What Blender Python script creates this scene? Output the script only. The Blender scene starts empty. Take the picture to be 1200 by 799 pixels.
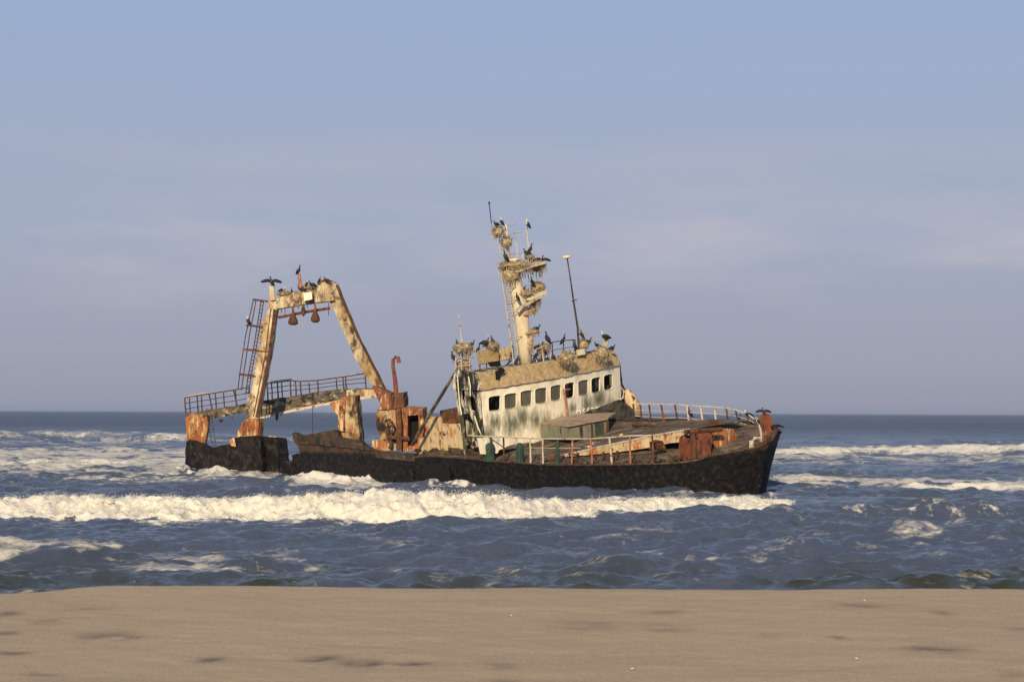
import bpy, math, random
import numpy as np
from mathutils import Vector
from mathutils.geometry import tessellate_polygon
random.seed(7)
C = bpy.context.scene.collection
R = math.radians

# ------------------------------------------------------------------ camera
F_PX, HC, HZ, ROLL = 2400.0, 4.3, 483.0, R(0.22)
cd = bpy.data.cameras.new('camera'); cam = bpy.data.objects.new('camera', cd); C.objects.link(cam)
cd.sensor_width = 36; cd.lens = 36 * F_PX / 1200; cd.shift_y = (HZ - 399.5) / 1200
cd.clip_start = 0.5; cd.clip_end = 40000
cam.location = (0, 0, HC)
cam.rotation_mode = 'XYZ'; cam.rotation_euler = (R(90), -ROLL, 0)
cd.dof.use_dof = True; cd.dof.focus_distance = 112; cd.dof.aperture_fstop = 9
bpy.context.scene.camera = cam
sc = bpy.context.scene
sc.view_settings.view_transform = 'Standard'; sc.view_settings.look = 'None'
sc.view_settings.gamma = 1; sc.view_settings.exposure = 0.0

# ------------------------------------------------------------------ light
SUN_AZ, SUN_EL = R(190), R(22)      # clockwise from +Y
wd = bpy.data.worlds.new('World'); sc.world = wd; wd.use_nodes = True
nt = wd.node_tree; nt.nodes.clear()
out = nt.nodes.new('ShaderNodeOutputWorld'); bg = nt.nodes.new('ShaderNodeBackground')
sky = nt.nodes.new('ShaderNodeTexSky'); sky.sky_type = 'NISHITA'; sky.sun_disc = False
sky.sun_elevation = SUN_EL; sky.sun_rotation = SUN_AZ; sky.altitude = 0
sky.air_density = 1.0; sky.dust_density = 1.6; sky.ozone_density = 2.0
tc = nt.nodes.new('ShaderNodeTexCoord'); sx = nt.nodes.new('ShaderNodeSeparateXYZ')
nt.links.new(tc.outputs['Generated'], sx.inputs[0])
# haze bank tint over the sky: colour by elevation
rp = nt.nodes.new('ShaderNodeValToRGB'); rp.color_ramp.interpolation = 'EASE'
e = rp.color_ramp.elements
HAZE = [(0.0, (0.318, 0.335, 0.425)), (0.035, (0.345, 0.368, 0.472)), (0.10, (0.362, 0.408, 0.545)), (0.20, (0.332, 0.42, 0.615))]
e[0].position = HAZE[0][0]; e[0].color = (*HAZE[0][1], 1); e[1].position = HAZE[-1][0]; e[1].color = (*HAZE[-1][1], 1)
for p_, c_ in HAZE[1:-1]:
    el = e.new(p_); el.color = (*c_, 1)
nt.links.new(sx.outputs['Z'], rp.inputs[0])
# soft faint cloud bank
mp = nt.nodes.new('ShaderNodeMapping'); mp.inputs['Scale'].default_value = (5, 5, 26)
nz = nt.nodes.new('ShaderNodeTexNoise'); nz.inputs['Scale'].default_value = 1.0; nz.inputs['Detail'].default_value = 5; nz.inputs['Roughness'].default_value = .55
nt.links.new(tc.outputs['Generated'], mp.inputs[0]); nt.links.new(mp.outputs[0], nz.inputs['Vector'])
cr = nt.nodes.new('ShaderNodeMapRange'); cr.inputs[1].default_value = .42; cr.inputs[2].default_value = .66
nt.links.new(nz.outputs['Fac'], cr.inputs[0])
band = nt.nodes.new('ShaderNodeValToRGB'); be = band.color_ramp.elements
be[0].position = .04; be[0].color = (0, 0, 0, 1); be[1].position = .14; be[1].color = (0, 0, 0, 1); b2 = be.new(.085); b2.color = (1, 1, 1, 1)
nt.links.new(sx.outputs['Z'], band.inputs[0])
ml = nt.nodes.new('ShaderNodeMath'); ml.operation = 'MULTIPLY'; nt.links.new(cr.outputs[0], ml.inputs[0]); nt.links.new(band.outputs[0], ml.inputs[1])
ml2 = nt.nodes.new('ShaderNodeMath'); ml2.operation = 'MULTIPLY'; ml2.inputs[1].default_value = .95; nt.links.new(ml.outputs[0], ml2.inputs[0])
mc = nt.nodes.new('ShaderNodeMix'); mc.data_type = 'RGBA'; nt.links.new(ml2.outputs[0], mc.inputs[0]); nt.links.new(rp.outputs[0], mc.inputs[6]); mc.inputs[7].default_value = (.50, .48, .55, 1)
# haze covers the lowest part of the sky, the Nishita sky shows above it
hz = nt.nodes.new('ShaderNodeMapRange'); hz.inputs[1].default_value = .22; hz.inputs[2].default_value = 1.1; hz.inputs[3].default_value = .95; hz.inputs[4].default_value = 0.0
nt.links.new(sx.outputs['Z'], hz.inputs[0])
sc_ = nt.nodes.new('ShaderNodeVectorMath'); sc_.operation = 'SCALE'; sc_.inputs['Scale'].default_value = 1 / .10
nt.links.new(mc.outputs[2], sc_.inputs[0])
mm = nt.nodes.new('ShaderNodeMix'); mm.data_type = 'RGBA'
nt.links.new(hz.outputs[0], mm.inputs[0]); nt.links.new(sky.outputs[0], mm.inputs[6]); nt.links.new(sc_.outputs[0], mm.inputs[7])
nt.links.new(mm.outputs[2], bg.inputs[0]); bg.inputs[1].default_value = .10
nt.links.new(bg.outputs[0], out.inputs[0])
sl = bpy.data.lights.new('sun', 'SUN'); sl.energy = 4.9; sl.angle = R(.5); sl.color = (1, .80, .55)
sun = bpy.data.objects.new('sun', sl); C.objects.link(sun)
tosun = Vector((math.sin(SUN_AZ) * math.cos(SUN_EL), math.cos(SUN_AZ) * math.cos(SUN_EL), math.sin(SUN_EL)))
sun.rotation_euler = tosun.to_track_quat('Z', 'Y').to_euler(); sun.location = (0, -10, 60)

# ------------------------------------------------------------------ ship frame: t aft of the bow, v to starboard, w up; the wreck lists 9 degrees to starboard
hd, rho = R(50), R(9)
cH, sH = math.cos(hd), math.sin(hd)
FW = Vector((cH, -sH, 0)); PD = Vector((sH * math.cos(rho), cH * math.cos(rho), math.sin(rho))); UW = FW.cross(PD)
SB = -PD; AF = -FW; BK = Vector((.1, .99, 0))
O = Vector((13.5, 106, 0)); CAM = Vector((0, 0, HC))
def W3(t, v, w): return O + AF * t + SB * v + UW * w
def ray(px, py):
    dx, dy = px - 600, py - HZ
    u = dx * math.cos(ROLL) + dy * math.sin(ROLL); d = -dx * math.sin(ROLL) + dy * math.cos(ROLL)
    return Vector((u / F_PX, 1, -d / F_PX))
def hit(px, py, n, k):
    r = ray(px, py); return CAM + r * ((k - n.dot(CAM - O)) / n.dot(r))
def onT0(t): return lambda px, py: hit(px, py, FW, -t)
def onT(t): return onT0(t + 1.8 if t >= 14.5 else t)
def onV(v): return lambda px, py: hit(px, py, PD, -v)
def onW(w): return lambda px, py: hit(px, py, UW, w)
def onY(Y): return lambda px, py: CAM + ray(px, py) * Y
NDK = UW - PD * .078
def onD(dw=0): return lambda px, py: hit(px, py, NDK, 2.7 + dw)
def tvw(p):
    q = p - O; return (-q.dot(FW), -q.dot(PD), q.dot(UW))
def deck_w(v, dw=0): return 2.7 - .078 * v + dw

# ------------------------------------------------------------------ node materials
def nmat(name):
    m = bpy.data.materials.new(name); m.use_nodes = True; return m, m.node_tree, m.node_tree.nodes['Principled BSDF']
def noise(nt, vec, scale, detail=6, rough=.6):
    n = nt.nodes.new('ShaderNodeTexNoise'); n.inputs['Scale'].default_value = scale; n.inputs['Detail'].default_value = detail; n.inputs['Roughness'].default_value = rough
    nt.links.new(vec, n.inputs['Vector']); return n
def weather(name, base, layers=(), rough=.75, bump=.5, bscale=3.0, bdist=.06, spec=.3):
    """layers: (colour, threshold centre, softness, (sx,sy,sz), detail)"""
    m, nt, bs = nmat(name); L = nt.links
    tc = nt.nodes.new('ShaderNodeTexCoord')
    big = noise(nt, tc.outputs['Object'], 1.3, 4)
    col = nt.nodes.new('ShaderNodeMix'); col.data_type = 'RGBA'
    col.inputs[6].default_value = (*[c * .78 for c in base], 1); col.inputs[7].default_value = (*[min(1, c * 1.15) for c in base], 1)
    L.new(big.outputs['Fac'], col.inputs[0]); cur = col.outputs[2]
    for i, (c, th, soft, scl, det) in enumerate(layers):
        mp = nt.nodes.new('ShaderNodeMapping'); mp.inputs['Scale'].default_value = scl; mp.inputs['Location'].default_value = (i * 7.3 + len(name), i * 3.1, i * 5.7)
        L.new(tc.outputs['Object'], mp.inputs[0])
        n = noise(nt, mp.outputs[0], 1.0, det, .65)
        mr = nt.nodes.new('ShaderNodeMapRange'); mr.inputs[1].default_value = th - soft; mr.inputs[2].default_value = th + soft
        L.new(n.outputs['Fac'], mr.inputs[0])
        mx = nt.nodes.new('ShaderNodeMix'); mx.data_type = 'RGBA'; mx.inputs[7].default_value = (*c, 1)
        L.new(mr.outputs[0], mx.inputs[0]); L.new(cur, mx.inputs[6]); cur = mx.outputs[2]
    L.new(cur, bs.inputs['Base Color']); bs.inputs['Roughness'].default_value = rough; bs.inputs['Specular IOR Level'].default_value = spec
    bn = noise(nt, tc.outputs['Object'], bscale, 8, .7); bp = nt.nodes.new('ShaderNodeBump'); bp.inputs['Strength'].default_value = bump; bp.inputs['Distance'].default_value = bdist
    L.new(bn.outputs['Fac'], bp.inputs['Height']); L.new(bp.outputs[0], bs.inputs['Normal'])
    return m
RUST = (.22, .075, .025); DRUST = (.06, .028, .016); ORNG = (.42, .15, .045); CREAM = (.62, .55, .40); DARK = (.014, .013, .012); ALG = (.09, .095, .045); GUANO = (.68, .64, .54)
M = {}
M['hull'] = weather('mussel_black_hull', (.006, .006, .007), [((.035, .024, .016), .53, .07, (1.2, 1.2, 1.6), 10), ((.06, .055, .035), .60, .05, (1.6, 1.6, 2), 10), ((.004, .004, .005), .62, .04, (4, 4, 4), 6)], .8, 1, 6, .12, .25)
M['plating'] = weather('brown_plating', (.085, .06, .04), [(DRUST, .52, .1, (1, 1, 2), 8), ((.16, .13, .08), .6, .06, (.7, .7, 2.5), 8), ((.02, .02, .016), .55, .06, (2.5, 2.5, 1.2), 8)], .8, 1, 4, .08)
M['deck'] = weather('weathered_deck', (.105, .08, .055), [((.24, .20, .15), .56, .08, (.9, .9, .9), 8), (DRUST, .55, .07, (1.5, 1.5, 1.5), 8), ((.05, .06, .035), .62, .06, (2, 2, 2), 8)], .85, .9, 4, .06)
M['white'] = weather('flaking_white_paint', (.86, .79, .60), [((.60, .50, .33), .60, .10, (1.4, 1.4, .7), 8), ((.30, .28, .18), .68, .07, (2.4, 2.4, .9), 9), (RUST, .70, .03, (5, 5, .8), 8), ((.045, .045, .025), .70, .03, (3.4, 3.4, .9), 9)], .7, .35, 5, .03)
def stain(m, spots, colour, th=.36):
    nt = m.node_tree; L = nt.links; bs = nt.nodes['Principled BSDF']; src = bs.inputs['Base Color'].links[0].from_socket
    tc = nt.nodes.new('ShaderNodeTexCoord'); acc = None
    for p, rad in spots:
        d = nt.nodes.new('ShaderNodeVectorMath'); d.operation = 'DISTANCE'; d.inputs[1].default_value = tuple(p); L.new(tc.outputs['Object'], d.inputs[0])
        mr = nt.nodes.new('ShaderNodeMapRange'); mr.inputs[1].default_value = 0; mr.inputs[2].default_value = rad * 1.5; mr.inputs[3].default_value = 1; mr.inputs[4].default_value = 0; L.new(d.outputs['Value'], mr.inputs[0])
        if acc is None: acc = mr.outputs[0]
        else:
            mx = nt.nodes.new('ShaderNodeMath'); mx.operation = 'MAXIMUM'; L.new(acc, mx.inputs[0]); L.new(mr.outputs[0], mx.inputs[1]); acc = mx.outputs[0]
    mp = nt.nodes.new('ShaderNodeMapping'); mp.inputs['Scale'].default_value = (2.8, 2.8, .75); L.new(tc.outputs['Object'], mp.inputs[0]); n = noise(nt, mp.outputs[0], 1.4, 10, .72)
    a = nt.nodes.new('ShaderNodeMath'); a.operation = 'MULTIPLY_ADD'; a.inputs[1].default_value = 1.7; L.new(n.outputs['Fac'], a.inputs[0]); L.new(acc, a.inputs[2])
    r_ = nt.nodes.new('ShaderNodeMapRange'); r_.inputs[1].default_value = .85 + th; r_.inputs[2].default_value = 1.42 + th; r_.inputs[4].default_value = .92; L.new(a.outputs[0], r_.inputs[0])
    cr = ramp(nt, n.outputs['Fac'], [(.36, (.025, .027, .016)), (.50, (.06, .062, .034)), (.58, colour), (.70, (.26, .24, .15))])
    mx = nt.nodes.new('ShaderNodeMix'); mx.data_type = 'RGBA'; L.new(r_.outputs[0], mx.inputs[0]); L.new(src, mx.inputs[6]); L.new(cr.outputs[0], mx.inputs[7]); L.new(mx.outputs[2], bs.inputs['Base Color'])
def ramp(nt, fac, stops):
    r = nt.nodes.new('ShaderNodeValToRGB'); el = r.color_ramp.elements; el[0].position = stops[0][0]; el[0].color = (*stops[0][1], 1); el[1].position = stops[-1][0]; el[1].color = (*stops[-1][1], 1)
    for p, c in stops[1:-1]: x = el.new(p); x.color = (*c, 1)
    nt.links.new(fac, r.inputs[0]); return r
M['mast'] = weather('mast_cream_paint', (.66, .58, .40), [((.48, .36, .2), .55, .1, (2, 2, .5), 8), (RUST, .69, .03, (5, 5, .7), 8), (ALG, .7, .05, (4, 4, .6), 8)], .7, .35, 5, .03)
M['algae'] = weather('algae_streaked_wall', (.78, .70, .52), [((.34, .30, .17), .52, .07, (3.2, 3.2, .7), 9), (ALG, .56, .06, (1.5, 1.5, .8), 11), ((.028, .03, .018), .62, .04, (2.6, 2.6, 1.0), 10), (RUST, .70, .03, (5, 5, .8), 8)], .85, .7, 6, .05)
M['algae_shade'] = weather('dark_mossy_wall', (.07, .065, .045), [((.20, .18, .12), .60, .06, (2, 2, 1.5), 9), ((.02, .02, .016), .52, .06, (2, 2, 1.5), 9)], .9, 1, 5, .08)  # algae wall colour darkened to stand for shade on the corner
M['sidewall'] = weather('dirty_side_wall', (.62, .57, .45), [(ALG, .50, .05, (2.6, 2.6, .7), 10), ((.018, .018, .016), .50, .04, (2.0, 2.0, .7), 10)], .85, .6, 6, .05)
M['visor'] = weather('guano_crust', (.40, .285, .14), [((.50, .38, .21), .55, .1, (3, 3, 3), 9), ((.22, .155, .08), .6, .05, (5, 5, 5), 8), ((.55, .47, .32), .68, .04, (4, 4, 4), 8)], .95, 1, 9, .07)
M['gantry'] = weather('gantry_cream_steel', (.62, .53, .34), [((.36, .25, .12), .49, .10, (1.0, 1.0, .5), 10), ((.16, .085, .04), .57, .07, (2.0, 2.0, .7), 11), ((.06, .048, .032), .57, .05, (1.3, 1.3, .8), 11), (DRUST, .66, .03, (4, 4, 2), 9)], .75, .6, 5, .05)
M['orange'] = weather('orange_rust', (.38, .15, .055), [((.10, .05, .03), .54, .08, (1.2, 1.2, .6), 11), (RUST, .50, .08, (1.6, 1.6, .8), 10), ((.60, .46, .25), .57, .05, (3.4, 3.4, .8), 9), (DRUST, .60, .04, (3, 3, 1.6), 9)], .85, .8, 6, .05)
M['cream_rust'] = weather('cream_over_rust', (.60, .47, .27), [((.36, .26, .13), .56, .06, (1.6, 1.6, 1), 9), (ORNG, .57, .04, (1.6, 1.6, .9), 10), (RUST, .60, .04, (2.2, 2.2, 1.3), 10), (DRUST, .61, .03, (1.6, 1.6, 1.4), 10)], .8, .6, 5, .05)
M['winch'] = weather('corroded_winch_paint', (.50, .38, .21), [((.30, .13, .05), .50, .08, (1.3, 1.3, .6), 11), (DRUST, .53, .06, (1.6, 1.6, .8), 11), ((.016, .013, .012), .58, .04, (1.2, 1.2, 1), 10)], .85, .8, 6, .05)
M['rust'] = weather('dark_rust', (.10, .045, .025), [(RUST, .55, .06, (3, 3, 2), 9), ((.025, .018, .014), .58, .05, (4, 4, 2), 9)], .85, .8, 7, .05)
M['redrust'] = weather('red_rust', (.19, .055, .035), [((.32, .22, .13), .60, .05, (2, 2, 1.4), 9), (RUST, .54, .06, (3, 3, 2), 9), (DRUST, .55, .05, (3, 3, 2), 9)], .8, .7, 7, .04)
M['beam'] = weather('grimy_beam', (.11, .085, .06), [((.38, .32, .20), .58, .06, (1.5, 1.5, 3), 9), (RUST, .66, .04, (2, 2, 3), 8), (DARK, .55, .06, (2, 2, 3), 9)], .8, .6, 5, .04)
M['bar'] = weather('dark_rail_steel', (.05, .04, .035), [(RUST, .6, .06, (3, 3, 3), 6)], .75, .2)
M['lightbar'] = weather('pale_rail_paint', (.52, .46, .36), [(RUST, .60, .05, (2.5, 2.5, 2.5), 8), (DRUST, .66, .04, (3, 3, 3), 6)], .7, .2)
M['redbar'] = weather('red_rail', (.34, .13, .08), [((.5, .38, .25), .6, .06, (3, 3, 3), 6)], .75, .2)
M['green'] = weather('dark_green_paint', (.025, .055, .04), [((.05, .08, .055), .56, .06, (4, 4, 3), 8), (DARK, .62, .05, (5, 5, 4), 6)], .7, .6, 6, .04)
M['palegreen'] = weather('pale_green_panel', (.21, .205, .15), [((.12, .15, .08), .55, .07, (3, 3, .8), 8), (RUST, .66, .04, (4, 4, 1), 8), ((.03, .03, .02), .64, .04, (4, 4, 1), 8)], .8, .4)
M['roofred'] = weather('faded_red_roof', (.33, .26, .18), [((.24, .10, .07), .58, .07, (2, 2, 2), 8), ((.40, .33, .24), .6, .06, (3, 3, 3), 8)], .85, .5)
M['black'] = weather('dark_void', (.008, .008, .008), [], .95, .2)
M['lit_inside'] = weather('grimy_glass', (.075, .07, .045), [((.12, .11, .07), .55, .12, (2, 2, 1), 6)], .35, .1, spec=.5)  # colour stands in for the light inside the bridge
M['wood'] = weather('weathered_spar', (.05, .04, .03), [((.20, .15, .09), .55, .08, (1.5, 1.5, 1), 7)], .85, .6)
M['twig'] = weather('nest_twigs', (.42, .33, .20), [((.17, .12, .07), .56, .1, (6, 6, 6), 5), ((.60, .53, .40), .60, .06, (7, 7, 7), 5)], .95, .5)
M['plume'] = weather('black_plumage', (.012, .012, .016), [((.03, .026, .024), .55, .1, (6, 6, 6), 4)], .55, .2, spec=.4)
M['pale'] = weather('pale_plumage', (.55, .52, .48), [], .8, .2)
M['bill'] = weather('bill_grey', (.25, .2, .12), [], .5, .1)

# ------------------------------------------------------------------ mesh builder
def tubes(name, paths, rad, mat, parent, n=4):
    for p in paths:
        b = MB(); b.tube(p, rad, n); b.build(name, mat, parent)
class MB:
    def __init__(s): s.v = []; s.f = []; s.m = []
    def add(s, vs, fs, mi=0):
        b = len(s.v); s.v += [Vector(p) for p in vs]; s.f += [tuple(b + i for i in f) for f in fs]; s.m += [mi] * len(fs)
    def hexa(s, a, ext, mi=0):
        n = len(a); b = [p + ext for p in a]
        s.add(a + b, [tuple(range(n)), tuple(range(2 * n - 1, n - 1, -1))] + [(i, i + n, (i + 1) % n + n, (i + 1) % n) for i in range(n)], mi)
    def box(s, c, a, b, d, mi=0):   # centre, three half vectors
        vs = [c + a * i + b * j + d * k for i in (-1, 1) for j in (-1, 1) for k in (-1, 1)]
        s.add(vs, [(0, 1, 3, 2), (4, 6, 7, 5), (0, 4, 5, 1), (2, 3, 7, 6), (0, 2, 6, 4), (1, 5, 7, 3)], mi)
    def beam(s, p, q, w, h, up=None, mi=0):
        d = q - p; up = up or UW; a = d.cross(up).normalized() * (w / 2); b = a.cross(d).normalized() * (h / 2)
        s.box((p + q) / 2, d / 2, a, b, mi)
    def prism(s, pts, ext, holes=(), mi=0):
        loops = [list(pts)] + [list(h) for h in holes]
        tris = tessellate_polygon([[Vector(p) for p in l] for l in loops])
        allp = [p for l in loops for p in l]; n = len(allp)
        vs = allp + [p + ext for p in allp]; fs = [tuple(t) for t in tris] + [tuple(i + n for i in reversed(t)) for t in tris]
        o = 0
        for l in loops:
            k = len(l); fs += [(o + i, o + (i + 1) % k, o + (i + 1) % k + n, o + i + n) for i in range(k)]; o += k
        s.add(vs, fs, mi)
    def tube(s, pts, r, n=6, mi=0, flat=None):
        pts = [Vector(p) for p in pts]; rr = r if isinstance(r, (list, tuple)) else [r] * len(pts)
        vs = []; ref = Vector((.13, .2, 1)).normalized()
        for i, p in enumerate(pts):
            d = (pts[min(i + 1, len(pts) - 1)] - pts[max(i - 1, 0)]).normalized()
            rf = ref if abs(d.dot(ref)) < .95 else Vector((1, 0, 0))
            a = d.cross(rf).normalized(); b = d.cross(a).normalized()
            ra = rb = rr[i]
            if isinstance(rr[i], tuple): ra, rb = rr[i]
            for k in range(n):
                th = 2 * math.pi * k / n; vs.append(p + a * math.cos(th) * ra + b * math.sin(th) * rb)
        fs = [(i * n + k, i * n + (k + 1) % n, (i + 1) * n + (k + 1) % n, (i + 1) * n + k) for i in range(len(pts) - 1) for k in range(n)]
        fs += [tuple(range(n - 1, -1, -1)), tuple(range(len(vs) - n, len(vs)))]
        s.add(vs, fs, mi)
    def blob(s, c, rx, ry, rz, seed=0, amp=.15, nu=12, nv=8, mi=0):
        rnd = random.Random(seed); vs = []
        for j in range(nv + 1):
            ph = math.pi * j / nv
            for i in range(nu):
                th = 2 * math.pi * i / nu; k = 1 + rnd.uniform(-amp, amp)
                vs.append(c + Vector((rx * math.sin(ph) * math.cos(th) * k, ry * math.sin(ph) * math.sin(th) * k, rz * math.cos(ph) * k)))
        fs = [(j * nu + i, (j + 1) * nu + i, (j + 1) * nu + (i + 1) % nu, j * nu + (i + 1) % nu) for j in range(nv) for i in range(nu)]
        s.add(vs, fs, mi)
    def build(s, name, mats, parent=None, smooth=False, origin=None):
        if parent is not None:
            org = parent['_o']; org = Vector(org)
        else: org = Vector(origin) if origin is not None else Vector((0, 0, 0))
        me = bpy.data.meshes.new(name); me.from_pydata([tuple(p - org) for p in s.v], [], s.f)
        for m in (mats if isinstance(mats, list) else [mats]): me.materials.append(m)
        me.polygons.foreach_set('material_index', s.m)
        me.update(); import bmesh
        bm = bmesh.new(); bm.from_mesh(me); bmesh.ops.recalc_face_normals(bm, faces=bm.faces); bm.to_mesh(me); bm.free()
        if smooth: me.polygons.foreach_set('use_smooth', [True] * len(me.polygons))
        o = bpy.data.objects.new(name, me); C.objects.link(o)
        if parent is not None: o.parent = parent; o['_o'] = tuple(org)
        else: o.location = org
        return o
def tag(o, label=None, cat=None, group=None, kind=None):
    for k, v in (('label', label), ('category', cat), ('group', group), ('kind', kind)):
        if v: o[k] = v
    return o
def empty(name, loc, label, cat, group=None):
    o = bpy.data.objects.new(name, None); C.objects.link(o); o.location = loc; o.empty_display_size = .5; o['_o'] = tuple(loc)
    return tag(o, label, cat, group)
def jag(pts, amp=.6, step=4, seed=1, skip=()):
    rnd = random.Random(seed); out = []
    for i, (x, y) in enumerate(pts):
        x2, y2 = pts[(i + 1) % len(pts)]; out.append((x, y))
        if i in skip: continue
        L = math.hypot(x2 - x, y2 - y); n = int(L / step)
        for k in range(1, n):
            u = k / n; out.append((x + (x2 - x) * u + rnd.uniform(-amp, amp), y + (y2 - y) * u + rnd.uniform(-amp, amp)))
    return out
def pj(pts, fn): return [fn(x, y) for x, y in pts]

# ------------------------------------------------------------------ numpy noise
_rs = np.random.RandomState(3); _perm = _rs.permutation(4096); _val = _rs.rand(4096)
def vnoise(x, y, seed=0):
    xi = np.floor(x).astype(np.int64); yi = np.floor(y).astype(np.int64); fx = x - xi; fy = y - yi
    fx = fx * fx * fx * (fx * (fx * 6 - 15) + 10); fy = fy * fy * fy * (fy * (fy * 6 - 15) + 10)
    def hsh(a, b): return _val[_perm[(_perm[(a + seed * 57) & 4095] + b) & 4095]]
    a = hsh(xi, yi); b = hsh(xi + 1, yi); c = hsh(xi, yi + 1); d = hsh(xi + 1, yi + 1)
    return (a * (1 - fx) + b * fx) * (1 - fy) + (c * (1 - fx) + d * fx) * fy
def fbm(x, y, seed=0, o=4, g=.5):
    s = 0; a = 1; t = 0
    for i in range(o):
        s = s + a * vnoise(x * 2 ** i + i * 17.3, y * 2 ** i - i * 9.1, seed + i); t += a; a *= g
    return s / t
def sst(a, b, x):
    u = np.clip((x - a) / (b - a), 0, 1); return u * u * (3 - 2 * u)

def grid_mesh(name, X, Y, Z, mat, attrs=None):
    nr, nc = X.shape; co = np.stack([X, Y, Z], -1).reshape(-1, 3).astype(np.float32)
    me = bpy.data.meshes.new(name); me.vertices.add(nr * nc); me.vertices.foreach_set('co', co.ravel())
    idx = np.arange(nr * nc).reshape(nr, nc); q = np.stack([idx[:-1, :-1], idx[:-1, 1:], idx[1:, 1:], idx[1:, :-1]], -1).reshape(-1, 4)
    nq = len(q); me.loops.add(nq * 4); me.loops.foreach_set('vertex_index', q.ravel().astype(np.int32))
    me.polygons.add(nq); me.polygons.foreach_set('loop_start', np.arange(0, nq * 4, 4, dtype=np.int32))
    try: me.polygons.foreach_set('loop_total', np.full(nq, 4, dtype=np.int32))
    except Exception: pass
    me.update(calc_edges=True)
    me.polygons.foreach_set('use_smooth', np.ones(nq, dtype=bool))
    for k, a in (attrs or {}).items():
        at = me.attributes.new(k, 'FLOAT', 'POINT'); at.data.foreach_set('value', a.astype(np.float32).ravel())
    me.materials.append(mat); o = bpy.data.objects.new(name, me); C.objects.link(o); return o

# ================================================================== SEA
def rows(segs):
    r = [segs[0][0]]
    for a, b, st in segs:
        n = max(1, int(round((b - a) / st))); r += list(a + (b - a) * np.arange(1, n + 1) / n)
    return np.array(r)
ys = rows([(36, 46, .5), (46, 78, .11), (78, 94, .07), (94, 145, .16), (145, 260, .4), (260, 500, 1.2)])
ys = np.concatenate([ys, 500 * (16000 / 500) ** (np.arange(1, 200) / 199)])
NCOL = 980
us = np.linspace(-.40, .40, NCOL)
YY = np.repeat(ys[:, None], NCOL, 1); XX = (YY + 28) * us[None, :]
def pxY(py): return HC * F_PX / (py - HZ)
def interp_px(tab, x, Y):     # table over x positions given at the photo's own depth
    px = x / Y * F_PX + 600; return np.interp(px, [a for a, _ in tab], [b for _, b in tab])
rs = np.random.RandomState(11)
def ambient(X, Y):
    h = np.zeros_like(X)
    wx = (fbm(X * .05, Y * .05, 5, 3) - .5) * 8; wy = (fbm(X * .05 + 9, Y * .05, 8, 3) - .5) * 8
    for i in range(46):
        lam = .55 * (13 / .55) ** rs.rand(); th = rs.normal(0, .6) - math.pi / 2
        k = 2 * math.pi / lam; a = .0150 * lam ** .58 * (1.1 if lam < 3 else .85)
        ph = k * ((X + wx) * math.cos(th) + (Y + wy) * math.sin(th)) + rs.rand() * 6.28
        fade = np.clip(lam / (np.maximum(Y, 1) ** 2 / (F_PX * HC) * .8 + .25), 0, 1) if lam < 6 else 1
        s = np.sin(ph); h += a * (s + .35 * np.cos(2 * ph)) * fade
    g = .45 + 1.0 * fbm(X * .06, Y * .035, 21, 3)
    h = h * g
    h += .05 * (fbm(X * 1.6, Y * 1.1, 30, 4) - .5) * sst(180, 90, Y) * 2
    h += .22 * (1 - np.abs(2 * fbm(X * .28, Y * .22, 33, 3) - 1) - .7) * .5 * sst(500, 150, Y)
    h += .10 * (1 - np.abs(2 * fbm(X * .9 + 5, Y * .8, 36, 4, .6) - 1) - .7) * sst(260, 120, Y)
    return h
Z = ambient(XX, YY)
foam = np.zeros_like(Z); lump = np.zeros_like(Z)
def ridge(Yc, A, wf, wb):
    d = YY - Yc; return A * np.where(d < 0, np.exp(-(d / wf) ** 2), np.exp(-(d / wb) ** 2)), d
n1 = fbm(XX * .25, YY * .08, 40, 3) - .5
# --- the breaking wave in front of the wreck
PX = XX / YY * F_PX + 600
Yf = np.interp(PX, [-300, 0, 300, 480, 620, 700, 800, 900, 960, 1100, 1500], [80, 80.5, 80, 79, 80.5, 84.5, 88, 90.5, 92, 95, 100])
A1 = np.interp(PX, [-300, 0, 120, 250, 380, 440, 480, 560, 620, 700, 800, 860, 905, 935, 970, 1150, 1500], [.78, .64, .72, .66, .86, 1.02, 1.08, .92, .64, .46, .42, .38, .34, .20, .2, .16, .3])
Yc = Yf + 2.6 + n1 * 2.0
h1, d1 = ridge(Yc, A1, 1.5, 4.5)
Z = Z * (1 - .6 * np.exp(-((YY - Yc) / 3) ** 2)) + h1
act = sst(950, 905, PX)
fm1 = sst(-3.3, -2.2, d1 + (fbm(XX * .9, YY * .6, 41, 5, .6) - .5) * 3.2) * sst(1.6, .2, d1 + (fbm(XX * .5, YY * .5, 44, 3) - .5) * 2) * act
lm = fbm(XX * 1.3, YY * 1.3, 50, 5, .6); lm2 = np.abs(2 * fbm(XX * .9, YY * .9, 55, 4, .6) - 1)
Z += fm1 * ((lm - .5) * .72 + (.25 - lm2) * .16 + (fbm(XX * 4.2, YY * 2.5, 57, 3) - .5) * .22) * (.45 + .65 * A1)
Yd = -fm1 * (fbm(XX * 1.5 + 40, YY * 1.5, 61, 4, .6) - .3) * .9
foam = np.maximum(foam, fm1 * 1.3)
# thin film trailing behind / in front
foam = np.maximum(foam, act * np.exp(-((d1 + 3.6) / .8) ** 2) * .45)
foam = np.maximum(foam, act * .45 * np.exp(-((d1 - 5) / 6) ** 2))
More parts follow.
